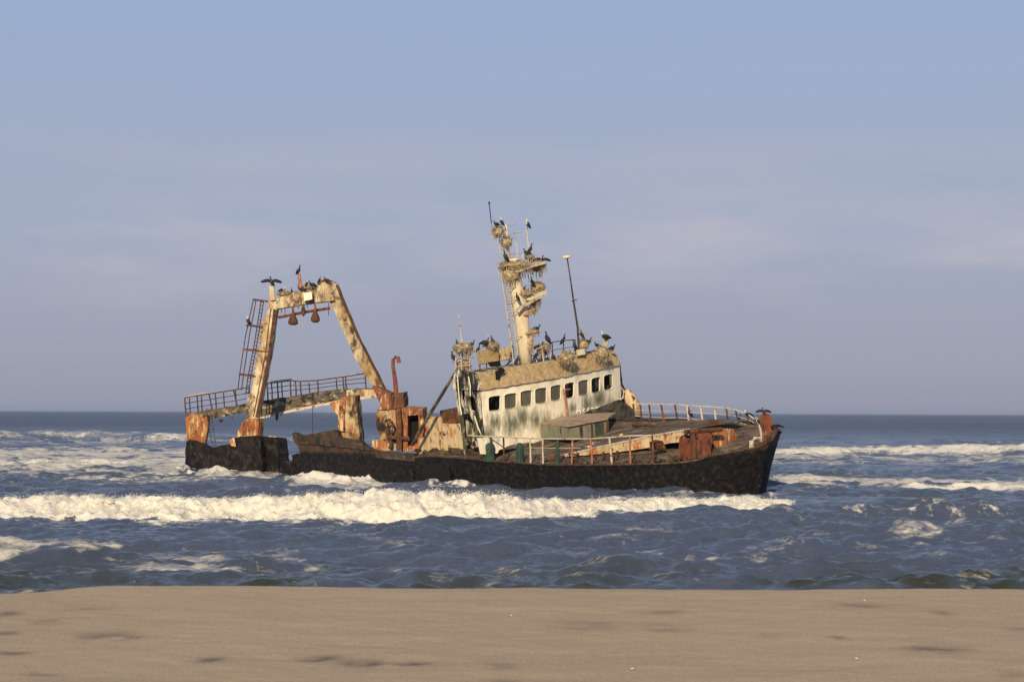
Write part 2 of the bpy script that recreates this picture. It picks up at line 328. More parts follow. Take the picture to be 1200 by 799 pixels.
# --- second swell line, right, in line with the bow streak
for (py, xs, As, wf, wb, fo, lumps) in [
    (519, [(-400, 1.5), (0, 1.35), (215, 1.2), (330, .7), (480, .3), (900, .2), (1600, .2)], None, 8, 16, .95, .5),
    (533, [(-300, .1), (850, .1), (930, .7), (985, .75), (1060, .9), (1200, 1.1), (1500, 1.0)], None, 6, 12, .8, .45),
    (548, [(-300, .45), (60, .45), (200, .3), (420, .1), (1600, .1)], None, 4, 9, .6, .3),
    (571, [(-300, .05), (860, .05), (895, .22), (1000, .28), (1300, .3)], None, 1.2, 3, .9, .2),
    (604, [(-300, 0), (900, .05), (1000, .4), (1090, .42), (1200, .3), (1400, .3)], None, 1.2, 2.5, .3, .1),
    (646, [(-300, .1), (130, .05), (300, .25), (460, .3), (560, .05), (1400, .05)], None, .8, 1.6, .15, .1),
    (668, [(-300, .6), (0, .5), (110, .38), (190, .2), (300, .28), (420, .1), (620, .12), (760, .05), (1400, .1)], None, .9, 1.8, .35, .15),
    (684, [(-300, .1), (350, .1), (500, .2), (600, .1), (740, .3), (800, .3), (880, .1), (990, .25), (1060, .1), (1400, .1)], None, .6, 1.2, .1, .05)]:
    A = np.interp(PX, [a for a, _ in xs], [b for _, b in xs]); Yr = pxY(py)
    Yc2 = Yr + (fbm(XX * .05, YY * 0 + py, 70 + py % 7, 3) - .5) * Yr * .10
    h, d = ridge(Yc2, A, wf, wb); Z += h
    br = sst(.40, .62, fbm(XX * (9 / Yr), YY * .3 / wf, 80 + py % 11, 4) + (A / max(.1, A.max()) - .6) * .3)
    f_ = np.exp(-((d + wf * .45) / (wf * .75)) ** 2) * br * sst(.12, .3, A) * fo
    foam = np.maximum(foam, f_); Z += f_ * (lm - .5) * lumps
# --- foam films left behind the surf (world patches), with water sheen painted in
def patch(px0, px1, py0, py1, amt, sx=.5, sy=.5):
    e = 1.0; a = sst(px0 - 60 * sx, px0 + 60 * sx, PX) * sst(px1 + 60 * sx, px1 - 60 * sx, PX)
    Ya, Yb = pxY(py1), pxY(py0); w = (Yb - Ya) * .35
    return a * sst(Ya - w, Ya + w, YY) * sst(Yb + w, Yb - w, YY) * amt
strk = fbm(XX * .22, YY * .30, 90, 5, .6); strk2 = fbm(XX * .6, YY * .9, 95, 5, .6)
base = np.zeros_like(Z)
for p in [(-300, 345, 524, 578, .74), (-300, 215, 512, 530, .6), (330, 470, 552, 580, .85), (890, 1600, 560, 573, .75), (880, 1600, 528, 548, .62), (1120, 1600, 560, 580, .8),
          (940, 1130, 592, 616, .42), (-200, 160, 640, 668, .74), (150, 300, 655, 684, .55), (560, 1000, 634, 656, .5), (700, 1600, 625, 700, .2), (380, 640, 660, 688, .42), (-300, 1600, 596, 640, .15), (1030, 1600, 610, 630, .45), (-300, 420, 640, 700, .40), (400, 900, 580, 590, .4)]:
    base = np.maximum(base, patch(*p))
film_sheen = sst(.0, .30, base * 1.0 + (strk - .5) * .9 + (strk2 - .5) * .8 - .42)
film_sheen = np.maximum(film_sheen * np.clip(base + .25, 0, 1), .5 * sst(.49, .68, .6 * strk2 + .4 * fbm(XX * .12, YY * .5, 98, 5, .6)) * sst(400, 200, YY)); foam = np.clip(foam, 0, 1.3)  # second term spreads a painted pale sheen over the water
for p_ in [(345, 440, 556, 573, 1), (205, 345, 556, 561, .7), (478, 560, 571, 576, .5)]:
    w_ = patch(*p_, .12, 1) * sst(.40, .62, fbm(XX * .8, YY * .35, 120, 4, .6)); foam = np.maximum(foam, w_ * 1.1); Z += w_ * (.15 + .7 * (lm - .3))
m_, nt_, bs_ = nmat('sea_water'); L_ = nt_.links
tc_ = nt_.nodes.new('ShaderNodeTexCoord')
at = nt_.nodes.new('ShaderNodeAttribute'); at.attribute_name = 'foam'
fz = noise(nt_, tc_.outputs['Object'], 3.2, 9, .72); fz2 = noise(nt_, tc_.outputs['Object'], .9, 6, .6)
ad = nt_.nodes.new('ShaderNodeMath'); ad.operation = 'ADD'; L_.new(fz.outputs['Fac'], ad.inputs[0]); L_.new(fz2.outputs['Fac'], ad.inputs[1])
th = nt_.nodes.new('ShaderNodeMath'); th.operation = 'MULTIPLY_ADD'; th.inputs[1].default_value = 1.5; th.inputs[2].default_value = -1.5 - .42
L_.new(ad.outputs[0], th.inputs[0])
sm = nt_.nodes.new('ShaderNodeMath'); sm.operation = 'ADD'; L_.new(th.outputs[0], sm.inputs[0]); L_.new(at.outputs['Fac'], sm.inputs[1])
fr = nt_.nodes.new('ShaderNodeMapRange'); fr.interpolation_type = 'SMOOTHSTEP'; fr.inputs[1].default_value = -.12; fr.inputs[2].default_value = .30; L_.new(sm.outputs[0], fr.inputs[0])
at2 = nt_.nodes.new('ShaderNodeAttribute'); at2.attribute_name = 'film_sheen'
mpf = nt_.nodes.new('ShaderNodeMapping'); mpf.inputs['Scale'].default_value = (.8, 1.5, 1); L_.new(tc_.outputs['Object'], mpf.inputs[0])
lace = noise(nt_, mpf.outputs[0], 1.9, 10, .74); lace.inputs['Distortion'].default_value = .5
l2 = nt_.nodes.new('ShaderNodeMath'); l2.operation = 'MULTIPLY_ADD'; l2.inputs[1].default_value = 2.4; l2.inputs[2].default_value = -1.62; L_.new(lace.outputs['Fac'], l2.inputs[0])
l3 = nt_.nodes.new('ShaderNodeMath'); l3.operation = 'ADD'; L_.new(l2.outputs[0], l3.inputs[0]); L_.new(at2.outputs['Fac'], l3.inputs[1])
l4 = nt_.nodes.new('ShaderNodeMapRange'); l4.interpolation_type = 'SMOOTHSTEP'; l4.inputs[1].default_value = -.05; l4.inputs[2].default_value = .75; l4.inputs[4].default_value = .8; L_.new(l3.outputs[0], l4.inputs[0])
fmx = nt_.nodes.new('ShaderNodeMath'); fmx.operation = 'MAXIMUM'; L_.new(fr.outputs[0], fmx.inputs[0]); L_.new(l4.outputs[0], fmx.inputs[1])
class _F: outputs = fmx.outputs
fr = _F
wn = noise(nt_, tc_.outputs['Object'], .06, 3)
wc = nt_.nodes.new('ShaderNodeMix'); wc.data_type = 'RGBA'; wc.inputs[6].default_value = (.048, .066, .115, 1); wc.inputs[7].default_value = (.066, .080, .110, 1); L_.new(wn.outputs['Fac'], wc.inputs[0])
fc = nt_.nodes.new('ShaderNodeMix'); fc.data_type = 'RGBA'; 
sxw = nt_.nodes.new('ShaderNodeSeparateXYZ'); L_.new(tc_.outputs['Object'], sxw.inputs[0])
# open water: unresolved chop turns facets to the viewer, so it mirrors less of the low sky
fsp = nt_.nodes.new('ShaderNodeMapRange'); fsp.inputs[1].default_value = 120; fsp.inputs[2].default_value = 480; fsp.inputs[3].default_value = .5; fsp.inputs[4].default_value = .34; L_.new(sxw.outputs[1], fsp.inputs[0])
mps = nt_.nodes.new('ShaderNodeMapping'); mps.inputs['Scale'].default_value = (.012, .004, 1); L_.new(tc_.outputs['Object'], mps.inputs[0]); nsp = noise(nt_, mps.outputs[0], 1, 6, .65)
msp = nt_.nodes.new('ShaderNodeMapRange'); msp.inputs[1].default_value = .3; msp.inputs[2].default_value = .7; msp.inputs[3].default_value = .55; msp.inputs[4].default_value = 1.45; L_.new(nsp.outputs['Fac'], msp.inputs[0])
psp = nt_.nodes.new('ShaderNodeMath'); psp.operation = 'MULTIPLY'; L_.new(fsp.outputs[0], psp.inputs[0]); L_.new(msp.outputs[0], psp.inputs[1]); L_.new(psp.outputs[0], bs_.inputs['Specular IOR Level'])
shal = nt_.nodes.new('ShaderNodeMapRange'); shal.inputs[1].default_value = 60; shal.inputs[2].default_value = 49; L_.new(sxw.outputs[1], shal.inputs[0])
swn = noise(nt_, tc_.outputs['Object'], .25, 4); swm = nt_.nodes.new('ShaderNodeMapRange'); swm.inputs[1].default_value = .42; swm.inputs[2].default_value = .6; L_.new(swn.outputs['Fac'], swm.inputs[0])
swl = nt_.nodes.new('ShaderNodeMapRange'); swl.inputs[1].default_value = -9; swl.inputs[2].default_value = -6; swl.inputs[3].default_value = .75; swl.inputs[4].default_value = 0; L_.new(sxw.outputs[0], swl.inputs[0])
swx = nt_.nodes.new('ShaderNodeMath'); swx.operation = 'MAXIMUM'; L_.new(swm.outputs[0], swx.inputs[0]); L_.new(swl.outputs[0], swx.inputs[1])
swm = swx
shm = nt_.nodes.new('ShaderNodeMath'); shm.operation = 'MULTIPLY'; L_.new(shal.outputs[0], shm.inputs[0]); L_.new(swm.outputs[0], shm.inputs[1])
wsh = nt_.nodes.new('ShaderNodeMix'); wsh.data_type = 'RGBA'; wsh.inputs[7].default_value = (.030, .034, .018, 1); L_.new(shm.outputs[0], wsh.inputs[0]); L_.new(wc.outputs[2], wsh.inputs[6])
L_.new(fr.outputs[0], fc.inputs[0]); L_.new(wsh.outputs[2], fc.inputs[6]); fc.inputs[7].default_value = (.66, .63, .54, 1)
L_.new(fc.outputs[2], bs_.inputs['Base Color'])
rm = nt_.nodes.new('ShaderNodeMix'); rm.data_type = 'FLOAT'; rm.inputs[2].default_value = .10; frg = nt_.nodes.new('ShaderNodeMapRange'); frg.inputs[1].default_value = 150; frg.inputs[2].default_value = 600; frg.inputs[3].default_value = .10; frg.inputs[4].default_value = .45; L_.new(sxw.outputs[1], frg.inputs[0]); L_.new(frg.outputs[0], rm.inputs[2]); rm.inputs[3].default_value = .9; L_.new(fr.outputs[0], rm.inputs[0]); L_.new(rm.outputs[0], bs_.inputs['Roughness'])
bs_.inputs['IOR'].default_value = 1.33
sw = nt_.nodes.new('ShaderNodeMath'); sw.operation = 'MULTIPLY'; sw.inputs[1].default_value = .6; L_.new(fr.outputs[0], sw.inputs[0]); L_.new(sw.outputs[0], bs_.inputs['Subsurface Weight'])
bs_.inputs['Subsurface Radius'].default_value = (1, 1, 1); bs_.inputs['Subsurface Scale'].default_value = .18
mpw = nt_.nodes.new('ShaderNodeMapping'); mpw.inputs['Scale'].default_value = (1, 1.4, 1); L_.new(tc_.outputs['Object'], mpw.inputs[0])
bn1 = noise(nt_, mpw.outputs[0], 1.6, 7, .62)
bp1 = nt_.nodes.new('ShaderNodeBump'); bp1.inputs['Strength'].default_value = 1; bp1.inputs['Distance'].default_value = .09
L_.new(bn1.outputs['Fac'], bp1.inputs['Height']); L_.new(bp1.outputs[0], bs_.inputs['Normal'])
sea = grid_mesh('sea', XX, YY + Yd, Z, m_, {'foam': foam, 'film_sheen': film_sheen}); tag(sea, kind='structure')

# spray and foam clumps thrown up by the breaker
mf, ntf, bf = nmat('foam_white'); bf.inputs['Base Color'].default_value = (.66, .64, .57, 1); bf.inputs['Roughness'].default_value = .95; bf.inputs['Specular IOR Level'].default_value = .1
def sea_z(x, y):
    j = np.searchsorted(ys, y).clip(1, len(ys) - 1); i = np.clip(((x / (y + 28) - us[0]) / (us[1] - us[0])).astype(int), 0, NCOL - 1); return Z[j, i], foam[j, i], j, i
oct_v = np.array([[1, 0, 0], [-1, 0, 0], [0, 1, 0], [0, -1, 0], [0, 0, 1], [0, 0, -1]], float)
oct_f = np.array([[0, 2, 4], [2, 1, 4], [1, 3, 4], [3, 0, 4], [2, 0, 5], [1, 2, 5], [3, 1, 5], [0, 3, 5]])
NS = 60000; r2 = np.random.RandomState(5)
sxp = r2.uniform(-29, 13.5, NS); pxs = sxp / 83 * F_PX + 600
yfs = np.interp(pxs, [-300, 0, 300, 480, 620, 700, 800, 900, 960], [80, 80.5, 80, 79, 80.5, 84.5, 88, 90.5, 92]); a1s = np.interp(pxs, [-300, 0, 120, 250, 380, 440, 480, 560, 620, 700, 800, 860, 905, 935, 970], [.7, .60, .66, .62, .78, .95, 1.0, .92, .72, .52, .48, .42, .38, .25, .0])
yp = yfs + r2.uniform(.2, 3.6, NS); zz, ff, _, _ = sea_z(sxp, yp)
clus = fbm(sxp * 1.4, yp * 1.1, 77, 4, .6)
keep = (ff > .55) & (r2.rand(NS) < .25 + 1.6 * np.clip(clus - .42, 0, 1))
sxp, yp, zz, a1s, clus = sxp[keep], yp[keep], zz[keep], a1s[keep], clus[keep]; n = len(sxp)
up = np.abs(r2.normal(0, 1, n)) * .10 * (a1s + .2) * (.4 + 2.2 * np.clip(clus - .4, 0, 1)) ; rr_ = r2.uniform(.007, .028, n) * np.exp(-up * 2.2)
jit = 1 + r2.uniform(-.35, .35, (n, 6, 1))
vv = oct_v[None] * jit * rr_[:, None, None] * np.array([1.3, 1, .8]) + np.stack([sxp, yp - .1, zz + up], -1)[:, None, :]
ffs = (oct_f[None] + (np.arange(n) * 6)[:, None, None]).reshape(-1, 3)
me = bpy.data.meshes.new('sea_spray'); me.from_pydata(vv.reshape(-1, 3).tolist(), [], ffs.tolist()); me.materials.append(mf)
me.polygons.foreach_set('use_smooth', [True] * len(me.polygons))
so = bpy.data.objects.new('sea_spray', me); C.objects.link(so); tag(so, 'cream white spray and foam clumps along the breaking wave', 'foam', kind='stuff')

# ================================================================== BEACH
yb = rows([(-6, 10, .5), (10, 24, .035), (24, 52, .4)]); ub = np.linspace(-1, 1, 1000)
Yb = np.repeat(yb[:, None], 1000, 1); half = np.clip(15 + Yb * .35, 8, 40); Xb = half * np.sign(ub)[None, :] * (.45 * np.abs(ub) + .55 * np.abs(ub) ** 2)[None, :]
crest = 19.35 + (fbm(Xb * .3, Xb * 0, 3, 3) - .5) * .35
Zb = 2.6 + (fbm(Xb * .25, Yb * .3, 4, 3) - .5) * .03 + (fbm(Xb * 1.1, Yb * 1.6, 6, 4) - .5) * .035 + (fbm(Xb * 6, Yb * 6, 9, 3) - .5) * .010
Zb -= sst(0, 1, (Yb - crest) / 16) * 4.6 * sst(-.2, .6, (Yb - crest) / 2) 
Zb -= .08 * sst(-3.9, -5.0, Xb) * sst(17.5, 20, Yb)
damp = np.zeros_like(Zb); rsd = np.random.RandomState(9)
for (px, py, w, h_, a) in [(375, 770, 22, 3.2, 1), (430, 775, 30, 3.5, .8), (480, 776, 30, 2.5, .8), (250, 772, 14, 5, .8), (125, 744, 40, 5, .5), (60, 728, 25, 3, .5), (10, 720, 20, 3, .6), (5, 741, 18, 3, .6), (1100, 758, 32, 6, 1), (980, 744, 12, 2.5, .8), (1010, 707, 28, 4, .5),
        (780, 694 + 20, 30, 3, .35), (690, 731, 40, 8, .35), (590, 780, 20, 4, .35), (780, 735, 30, 8, .3), (1105, 716, 12, 3, .5), (1190, 788, 20, 3, .7), (1190, 733, 20, 3, .6), (895, 690 + 55, 30, 4, .3), (20, 765, 20, 4, .6), (590, 795, 20, 3, .6), (45, 790, 30, 3, .4), (100, 715, 30, 2, .3), (150, 748, 25, 3, .4)]:
    Yp = (HC - 2.6) * F_PX / (py - HZ); Xp = (px - 600) / F_PX * Yp; wx_ = w / F_PX * Yp; wy_ = h_ * Yp * Yp / (F_PX * 1.7)
    q = ((Xb - Xp) / wx_) ** 2 + ((Yb - Yp) / wy_) ** 2
    damp += a * np.exp(-q) * np.clip(fbm(Xb * 5, Yb * 3, 13, 4) * 2.4 - .45, 0, 1.3)
Zb -= .015 * np.clip(damp, 0, 1)
damp += sst(20.2, 21.5, Yb + (fbm(Xb * .6, Yb, 2, 3) - .5)) * 1.2
ms, nts, bss = nmat('beach_sand'); Ls = nts.links; tcs = nts.nodes.new('ShaderNodeTexCoord')
ng = noise(nts, tcs.outputs['Object'], 60, 3, .7); nb = noise(nts, tcs.outputs['Object'], .55, 5, .6)
c1 = nts.nodes.new('ShaderNodeMix'); c1.data_type = 'RGBA'; c1.inputs[6].default_value = (.39, .30, .20, 1); c1.inputs[7].default_value = (.495, .385, .262, 1); Ls.new(nb.outputs['Fac'], c1.inputs[0])
g1 = nts.nodes.new('ShaderNodeMapRange'); g1.inputs[1].default_value = .3; g1.inputs[2].default_value = .7; g1.inputs[3].default_value = .72; g1.inputs[4].default_value = 1.2; Ls.new(ng.outputs['Fac'], g1.inputs[0])
c2 = nts.nodes.new('ShaderNodeVectorMath'); c2.operation = 'SCALE'; Ls.new(c1.outputs[2], c2.inputs[0]); Ls.new(g1.outputs[0], c2.inputs['Scale'])
ad_ = nts.nodes.new('ShaderNodeAttribute'); ad_.attribute_name = 'damp'
c3 = nts.nodes.new('ShaderNodeMix'); c3.data_type = 'RGBA'; c3.inputs[7].default_value = (.12, .095, .075, 1); Ls.new(ad_.outputs['Fac'], c3.inputs[0]); Ls.new(c2.outputs[0], c3.inputs[6])
Ls.new(c3.outputs[2], bss.inputs['Base Color']); bss.inputs['Roughness'].default_value = .95; bss.inputs['Specular IOR Level'].default_value = .15
bps = nts.nodes.new('ShaderNodeBump'); bps.inputs['Strength'].default_value = .6; bps.inputs['Distance'].default_value = .012
ngb = noise(nts, tcs.outputs['Object'], 22, 6, .75); Ls.new(ngb.outputs['Fac'], bps.inputs['Height']); Ls.new(bps.outputs[0], bss.inputs['Normal'])
beach = grid_mesh('beach', Xb, Yb, Zb, ms, {'damp': np.clip(damp, 0, 1)}); tag(beach, kind='structure')
# shell fragments lying on the sand
for i, (px, py) in enumerate([(742, 784), (600, 722), (1014, 703), (1005, 771)]):
    Y = 1.7 * F_PX / (py - HZ); p = Vector(((px - 600) / F_PX * Y, Y, 2.61)); b = MB(); b.blob(p, .013, .010, .006, i, .25, 8, 5)
    o = b.build('shell', M['pale'], smooth=True, origin=p)
    tag(o, 'small white shell fragment lying on the sand, ' + ['nearest the camera', 'close under the middle of the breaker', 'high near the water on the right', 'low on the right side of the beach'][i], 'shell', 'white shell fragments on the sand')

# ================================================================== WRECK
ship = empty('shipwreck', W3(25, 0, 0), 'rusting black hulled trawler wreck listing in the surf, white bridge and stern gantry', 'shipwreck')

# ---- hull loft
def bhalf(t):   # half breadth at deck level
    u = min(max((t + .5) / 9.5, 0), 1); return 5 * (1 - (1 - u) ** 2.3) ** .74
edge_px = [(909, 507), (904, 516), (896, 521), (885, 525), (864, 529), (840, 533), (815, 540), (790, 543), (750, 544), (700, 545), (640, 545), (580, 541), (540, 537), (505, 535), (478, 536)]
st = [(-.5, .12, None)]
for px, py in edge_px[1:]:
    v = 2.
    for _ in range(60):
        t, _v, w = tvw(onV(v)(px, py)); v = v * .6 + .4 * bhalf(t)
    st.append((t, v, w))
st[0] = (-.5, .05, tvw(onV(0)(909, 505))[2])
ts = np.array([s[0] for s in st]); wsb = np.array([s[2] for s in st])
print('hull stations', [(round(a, 2), round(b, 2), round(c, 2)) for a, b, c in st])
T = np.concatenate([np.linspace(-.5, 6, 44), np.linspace(6.3, ts[-1], 70)])
rnd = np.random.RandomState(2)
def hull_side(sign):
    mb = MB(); NW = 26; V = []
    for i, t in enumerate(T):
        b = bhalf(t) if t > -.49 else .05
        wt = float(np.interp(t, ts, wsb))
        if sign < 0: wt = deck_w(-b) + .05 + max(0, (3.0 - t)) * .06; wt = max(wt, 0); wt = wt if t > .6 else float(np.interp(t, [-.5, .6], [wsb[0], wt]))
        for j in range(NW + 1):
            u = j / NW; w = wt * (1 - u) + (-3.2) * u; dp = (wt - w)
            fl = math.exp(-max(t, 0) / 5.0)
            bb = max(.03, b * (1 - .10 * u) - fl * dp * .34); tt = t + fl * dp * .50 * max(0, 1 - b / 5) + (.0 if i else dp * .0)
            nz_ = (float(_val[(i * 131 + j * 17) & 4095]) - .5) * (.05 if j else .02)
            V.append(W3(tt, sign * (bb + nz_), w + (nz_ if 0 < j < 3 else 0)))
    n = NW + 1; fs = [(i * n + j, i * n + j + 1, (i + 1) * n + j + 1, (i + 1) * n + j) for i in range(len(T) - 1) for j in range(NW)]
    mb.add(V, fs); return mb, V, n
mh, ntH, bH = nmat('hull_mussels_and_plate'); LH = ntH.links
tch = ntH.nodes.new('ShaderNodeTexCoord')
hn = noise(ntH, tch.outputs['Object'], 2.2, 8, .7)
# height above the mussel line along the listing ship's up axis
vm = ntH.nodes.new('ShaderNodeVectorMath'); vm.operation = 'DOT_PRODUCT'; vm.inputs[1].default_value = tuple(UW); LH.new(tch.outputs['Object'], vm.inputs[0])
hm = ntH.nodes.new('ShaderNodeMath'); hm.operation = 'MULTIPLY_ADD'; hm.inputs[1].default_value = .55; hm.inputs[2].default_value = 0; LH.new(hn.outputs['Fac'], hm.inputs[0])
ha = ntH.nodes.new('ShaderNodeMath'); ha.operation = 'ADD'; LH.new(vm.outputs['Value'], ha.inputs[0]); LH.new(hm.outputs[0], ha.inputs[1])
hr = ntH.nodes.new('ShaderNodeMapRange'); hr.inputs[1].default_value = 2.74; hr.inputs[2].default_value = 2.96; LH.new(ha.outputs[0], hr.inputs[0])
h2 = noise(ntH, tch.outputs['Object'], 4, 10, .75); h3 = noise(ntH, tch.outputs['Object'], 1.0, 6, .6)
def ramp(nt, fac, stops):
    r = nt.nodes.new('ShaderNodeValToRGB'); el = r.color_ramp.elements; el[0].position = stops[0][0]; el[0].color = (*stops[0][1], 1); el[1].position = stops[-1][0]; el[1].color = (*stops[-1][1], 1)
    for p, c in stops[1:-1]: x = el.new(p); x.color = (*c, 1)
    nt.links.new(fac, r.inputs[0]); return r
r1 = ramp(ntH, h2.outputs['Fac'], [(.36, (.001, .001, .0015)), (.48, (.004, .004, .0055)), (.56, (.016, .013, .012)), (.65, (.04, .034, .027)), (.72, (.08, .068, .05))])
r2_ = ramp(ntH, h3.outputs['Fac'], [(.35, (.016, .014, .012)), (.48, (.06, .043, .03)), (.55, (.085, .042, .026)), (.62, (.085, .07, .04)), (.7, (.03, .025, .02))])
hx = ntH.nodes.new('ShaderNodeMix'); hx.data_type = 'RGBA'; LH.new(hr.outputs[0], hx.inputs[0]); LH.new(r1.outputs[0], hx.inputs[6]); LH.new(r2_.outputs[0], hx.inputs[7]); LH.new(hx.outputs[2], bH.inputs['Base Color'])
bH.inputs['Roughness'].default_value = .75; bH.inputs['Specular IOR Level'].default_value = .25
hb = ntH.nodes.new('ShaderNodeBump'); hb.inputs['Strength'].default_value = 1; hb.inputs['Distance'].default_value = .10; LH.new(h2.outputs['Fac'], hb.inputs['Height']); LH.new(hb.outputs[0], bH.inputs['Normal'])
M['hullmix'] = mh
hull = MB(); a_, VS, nn = hull_side(1); hull.v, hull.f, hull.m = a_.v, a_.f, a_.m
b_, VP, _ = hull_side(-1); hull.add(b_.v, b_.f)
hull.add([VS[-nn + j] for j in range(nn)] + [VP[-nn + j] for j in range(nn)], [(j, j + 1, nn + j + 1, nn + j) for j in range(nn - 1)])
hullo = hull.build('hull', mh, ship, smooth=True)
# flank opening: a dark hole torn in the plating
hb_ = MB(); hp = onV(5.06); hb_.prism(pj(jag([(497, 545), (512, 543), (526, 547), (528, 560), (527, 575), (500, 575), (498, 560)], .8, 4, 3), hp), SB * .04); tag(hb_.build('torn_opening', M['black'], ship), 'black hole torn in the flank')
# ---- deck surface
dk = MB(); DV = []; ND = 12
Td = [t for t in T if t > .2]
for t in Td:
    drop = float(np.interp(t, [.2, 2.5, 5], [.42, .30, .04])); b = max(.02, bhalf(t) * .985 - .10 - math.exp(-t / 5) * drop * .45)
    ws = min(float(np.interp(t, ts, wsb)) - drop, deck_w(b, .1)); wp = deck_w(-b) - .02
    for j in range(ND + 1):
        u = j / ND; w = ws * (1 - u) + wp * u + .10 * math.sin(math.pi * u) + (float(_val[(j * 91 + int(t * 40)) & 4095]) - .5) * .03
        DV.append(W3(t, b * (1 - 2 * u), w))
n = ND + 1
dk.add(DV, [(i * n + j, i * n + j + 1, (i + 1) * n + j + 1, (i + 1) * n + j) for i in range(len(Td) - 1) for j in range(ND)])
dk.build('deck', M['deck'], ship)
# gunwale strips
gw = MB(); gw.tube([V + UW * .02 for V in VS[0::nn]], .06, 5); gw.tube([V + UW * .02 for V in VP[0::nn]], .06, 5); gw.build('gunwale', M['plating'], ship)

def plate(name, pts, fn, ext, mat, parent=ship, j=None, holes=(), label=None):
    p = jag(pts, *j) if j else pts
    b = MB(); b.prism(pj(p, fn), ext, [pj(h, fn) for h in holes]); o = b.build(name, mat, parent)
    if label: o['label'] = label
    return o

# ---- raised forecastle with sun lit side
b = MB()
top = [(662, 533.5), (680, 529.5), (700, 525), (720, 520.5), (740, 516.5), (760, 512), (785, 507.5), (808, 503.5)]
bot = [(662, 535), (680, 533.8), (700, 532), (720, 530), (740, 527.5), (760, 524.5), (785, 519), (808, 517)]
Pb = [onV(lerp)(x, y) for (x, y), lerp in zip(bot, [3.6, 3.2, 3.0, 2.7, 2.4, 2.1, 1.9, 1.7])]
Pt = [onV(lerp)(x, y) for (x, y), lerp in zip(top, [3.6, 3.2, 3.0, 2.7, 2.4, 2.1, 1.9, 1.7])]
vs = Pb + Pt; n = len(Pb); b.add(vs, [(i, i + 1, n + i + 1, n + i) for i in range(n - 1)])
b2 = MB(); far = []
for i, p in enumerate(Pt):
    t, v, w = tvw(p); far.append(W3(t + 1.0, -bhalf(t) + .5, deck_w(-4.4, .10 + .25 * (i / 7))))
b2.add(Pt + far, [(i, i + 1, n + i + 1, n + i) for i in range(n - 1)])
fd = b2.build('foredeck_platform', M['deck'], ship); b.build('side_plate', M['cream_rust'], fd)
# bulwark inner lip
b = MB(); b.tube([p + UW * .03 for p in Pt], .05, 5); b.build('edge_strip', M['lightbar'], fd)

# ---- bridge house
def tface(px): return 17.2 + 2.2 * max(0, (px - 600) / 125.) ** 2
def onF(off=0):
    def fn(px, py):
        k = px + (py - 455) * -.13 * 0
        return hit(px, py, FW, -(tface(k) + off))
    return fn
house = MB()
wins = [(573.2, 586.1, 464.4, 480.6), (591.9, 604.9, 461.4, 478), (610.7, 622.7, 458, 475), (627.8, 640, 455, 472), (645.8, 656.8, 451.8, 468.6), (662.4, 672.3, 448.8, 465.6), (678.3, 688.6, 445.8, 462.6), (693.6, 702.6, 442.8, 459.3), (708.3, 716.9, 439.3, 455.9)]
def ytop(x): return np.interp(x, [565, 640, 727], [456, 444.5, 427.5])
def ybot(x): return np.interp(x, [560, 590, 640, 727, 745], [528, 527, 520, 497, 494])
cuts = [565.3] + [(wins[i][1] + wins[i + 1][0]) / 2 for i in range(8)] + [726.2]
FNf = onF()
sp_ = [(FNf(x, y) - Vector(ship['_o']), rd) for x, y, rd in ((702, 468, 1.1), (688, 474, .9), (715, 478, .9), (672, 478, .5), (600, 496, 1.2), (640, 498, 1.0), (612, 489, .9), (580, 494, .9), (656, 494, .6), (572, 508, .9), (628, 492, .8))]
stain(M['white'], sp_, (.12, .12, .065)); stain(M['algae'], sp_, (.12, .12, .065))
def wshape(x0, x1, y0, y1):
    x0 -= .9; x1 += .8; y0 -= 1.0; y1 += 1.0; sl = (x1 - x0) * -.17; r = (x1 - x0) * .12; a = []
    a += [(x0, y0 + 3.0), (x0 + r * 1.3, y0 + 1.4), ((x0 + x1) / 2, y0 + .3), (x1 - r * 1.3, y0 - .1), (x1, y0 + 1.2)]
    a += [(x1, y0 + (y1 - y0) * .5), (x1 - .1, y1 - 3.2), (x1 - r, y1 - 1.4), ((x0 + x1) / 2, y1 - .2), (x0 + r, y1 - .3), (x0 + .2, y1 - 1.6), (x0, y0 + (y1 - y0) * .5)]
    return a
def lean(x, y): return x + (y - 470) * .10
wall = MB()
for i in range(9):
    xa, xb = cuts[i], cuts[i + 1]; mid = 483
    quad = [(xa - (.0), ytop(xa)), (xb, ytop(xb)), (lean(xb, mid) - (455 - 470) * 0, mid - (xb - 565) * .13), (lean(xa, mid), mid - (xa - 565) * .13)]
    wall.prism(pj(quad, FNf), AF * .12, [pj(wshape(*wins[i]), FNf)])
house_o = wall.build('bridge_front', M['white'], ship)
low = MB(); 
for i in range(9):
    xa, xb = cuts[i], cuts[i + 1]; mid = 483
    ya, yb2 = ybot(xa + 6), ybot(xb + 6)
    quad = [(lean(xa, mid), mid - (xa - 565) * .13), (lean(xb, mid), mid - (xb - 565) * .13), (lean(xb, yb2), yb2), (lean(xa, ya), ya)]
    low.prism(pj(quad, onF(.002)), AF * .12)
low.build('bridge_front_lower', M['white'], ship)
for i, w_ in enumerate(wins):
    b = MB(); P = pj(wshape(*w_), onF(-.03)); b.tube(P + [P[0]], .014, 4); fo = b.build('window_frame', M['white'], house_o)
    if i in (1, 2, 3, 4, 6):
        b = MB(); b.prism(pj(wshape(*w_), onF(.10)), AF * .015); b.build('lit_inside_panel', M['lit_inside'], house_o)  # added panel, its grey-olive stands in for the lit back wall inside
    if i in (8,):
        b = MB(); x0, x1, y0, y1 = w_; b.prism(pj([(x1 - 2.6, y0 + 1), (x1, y0 + 2), (x1, y1 - 3), (x1 - 1.6, y1 - 3)], onF(.05)), AF * .02); b.build('broken_pane', M['palegreen'], house_o)
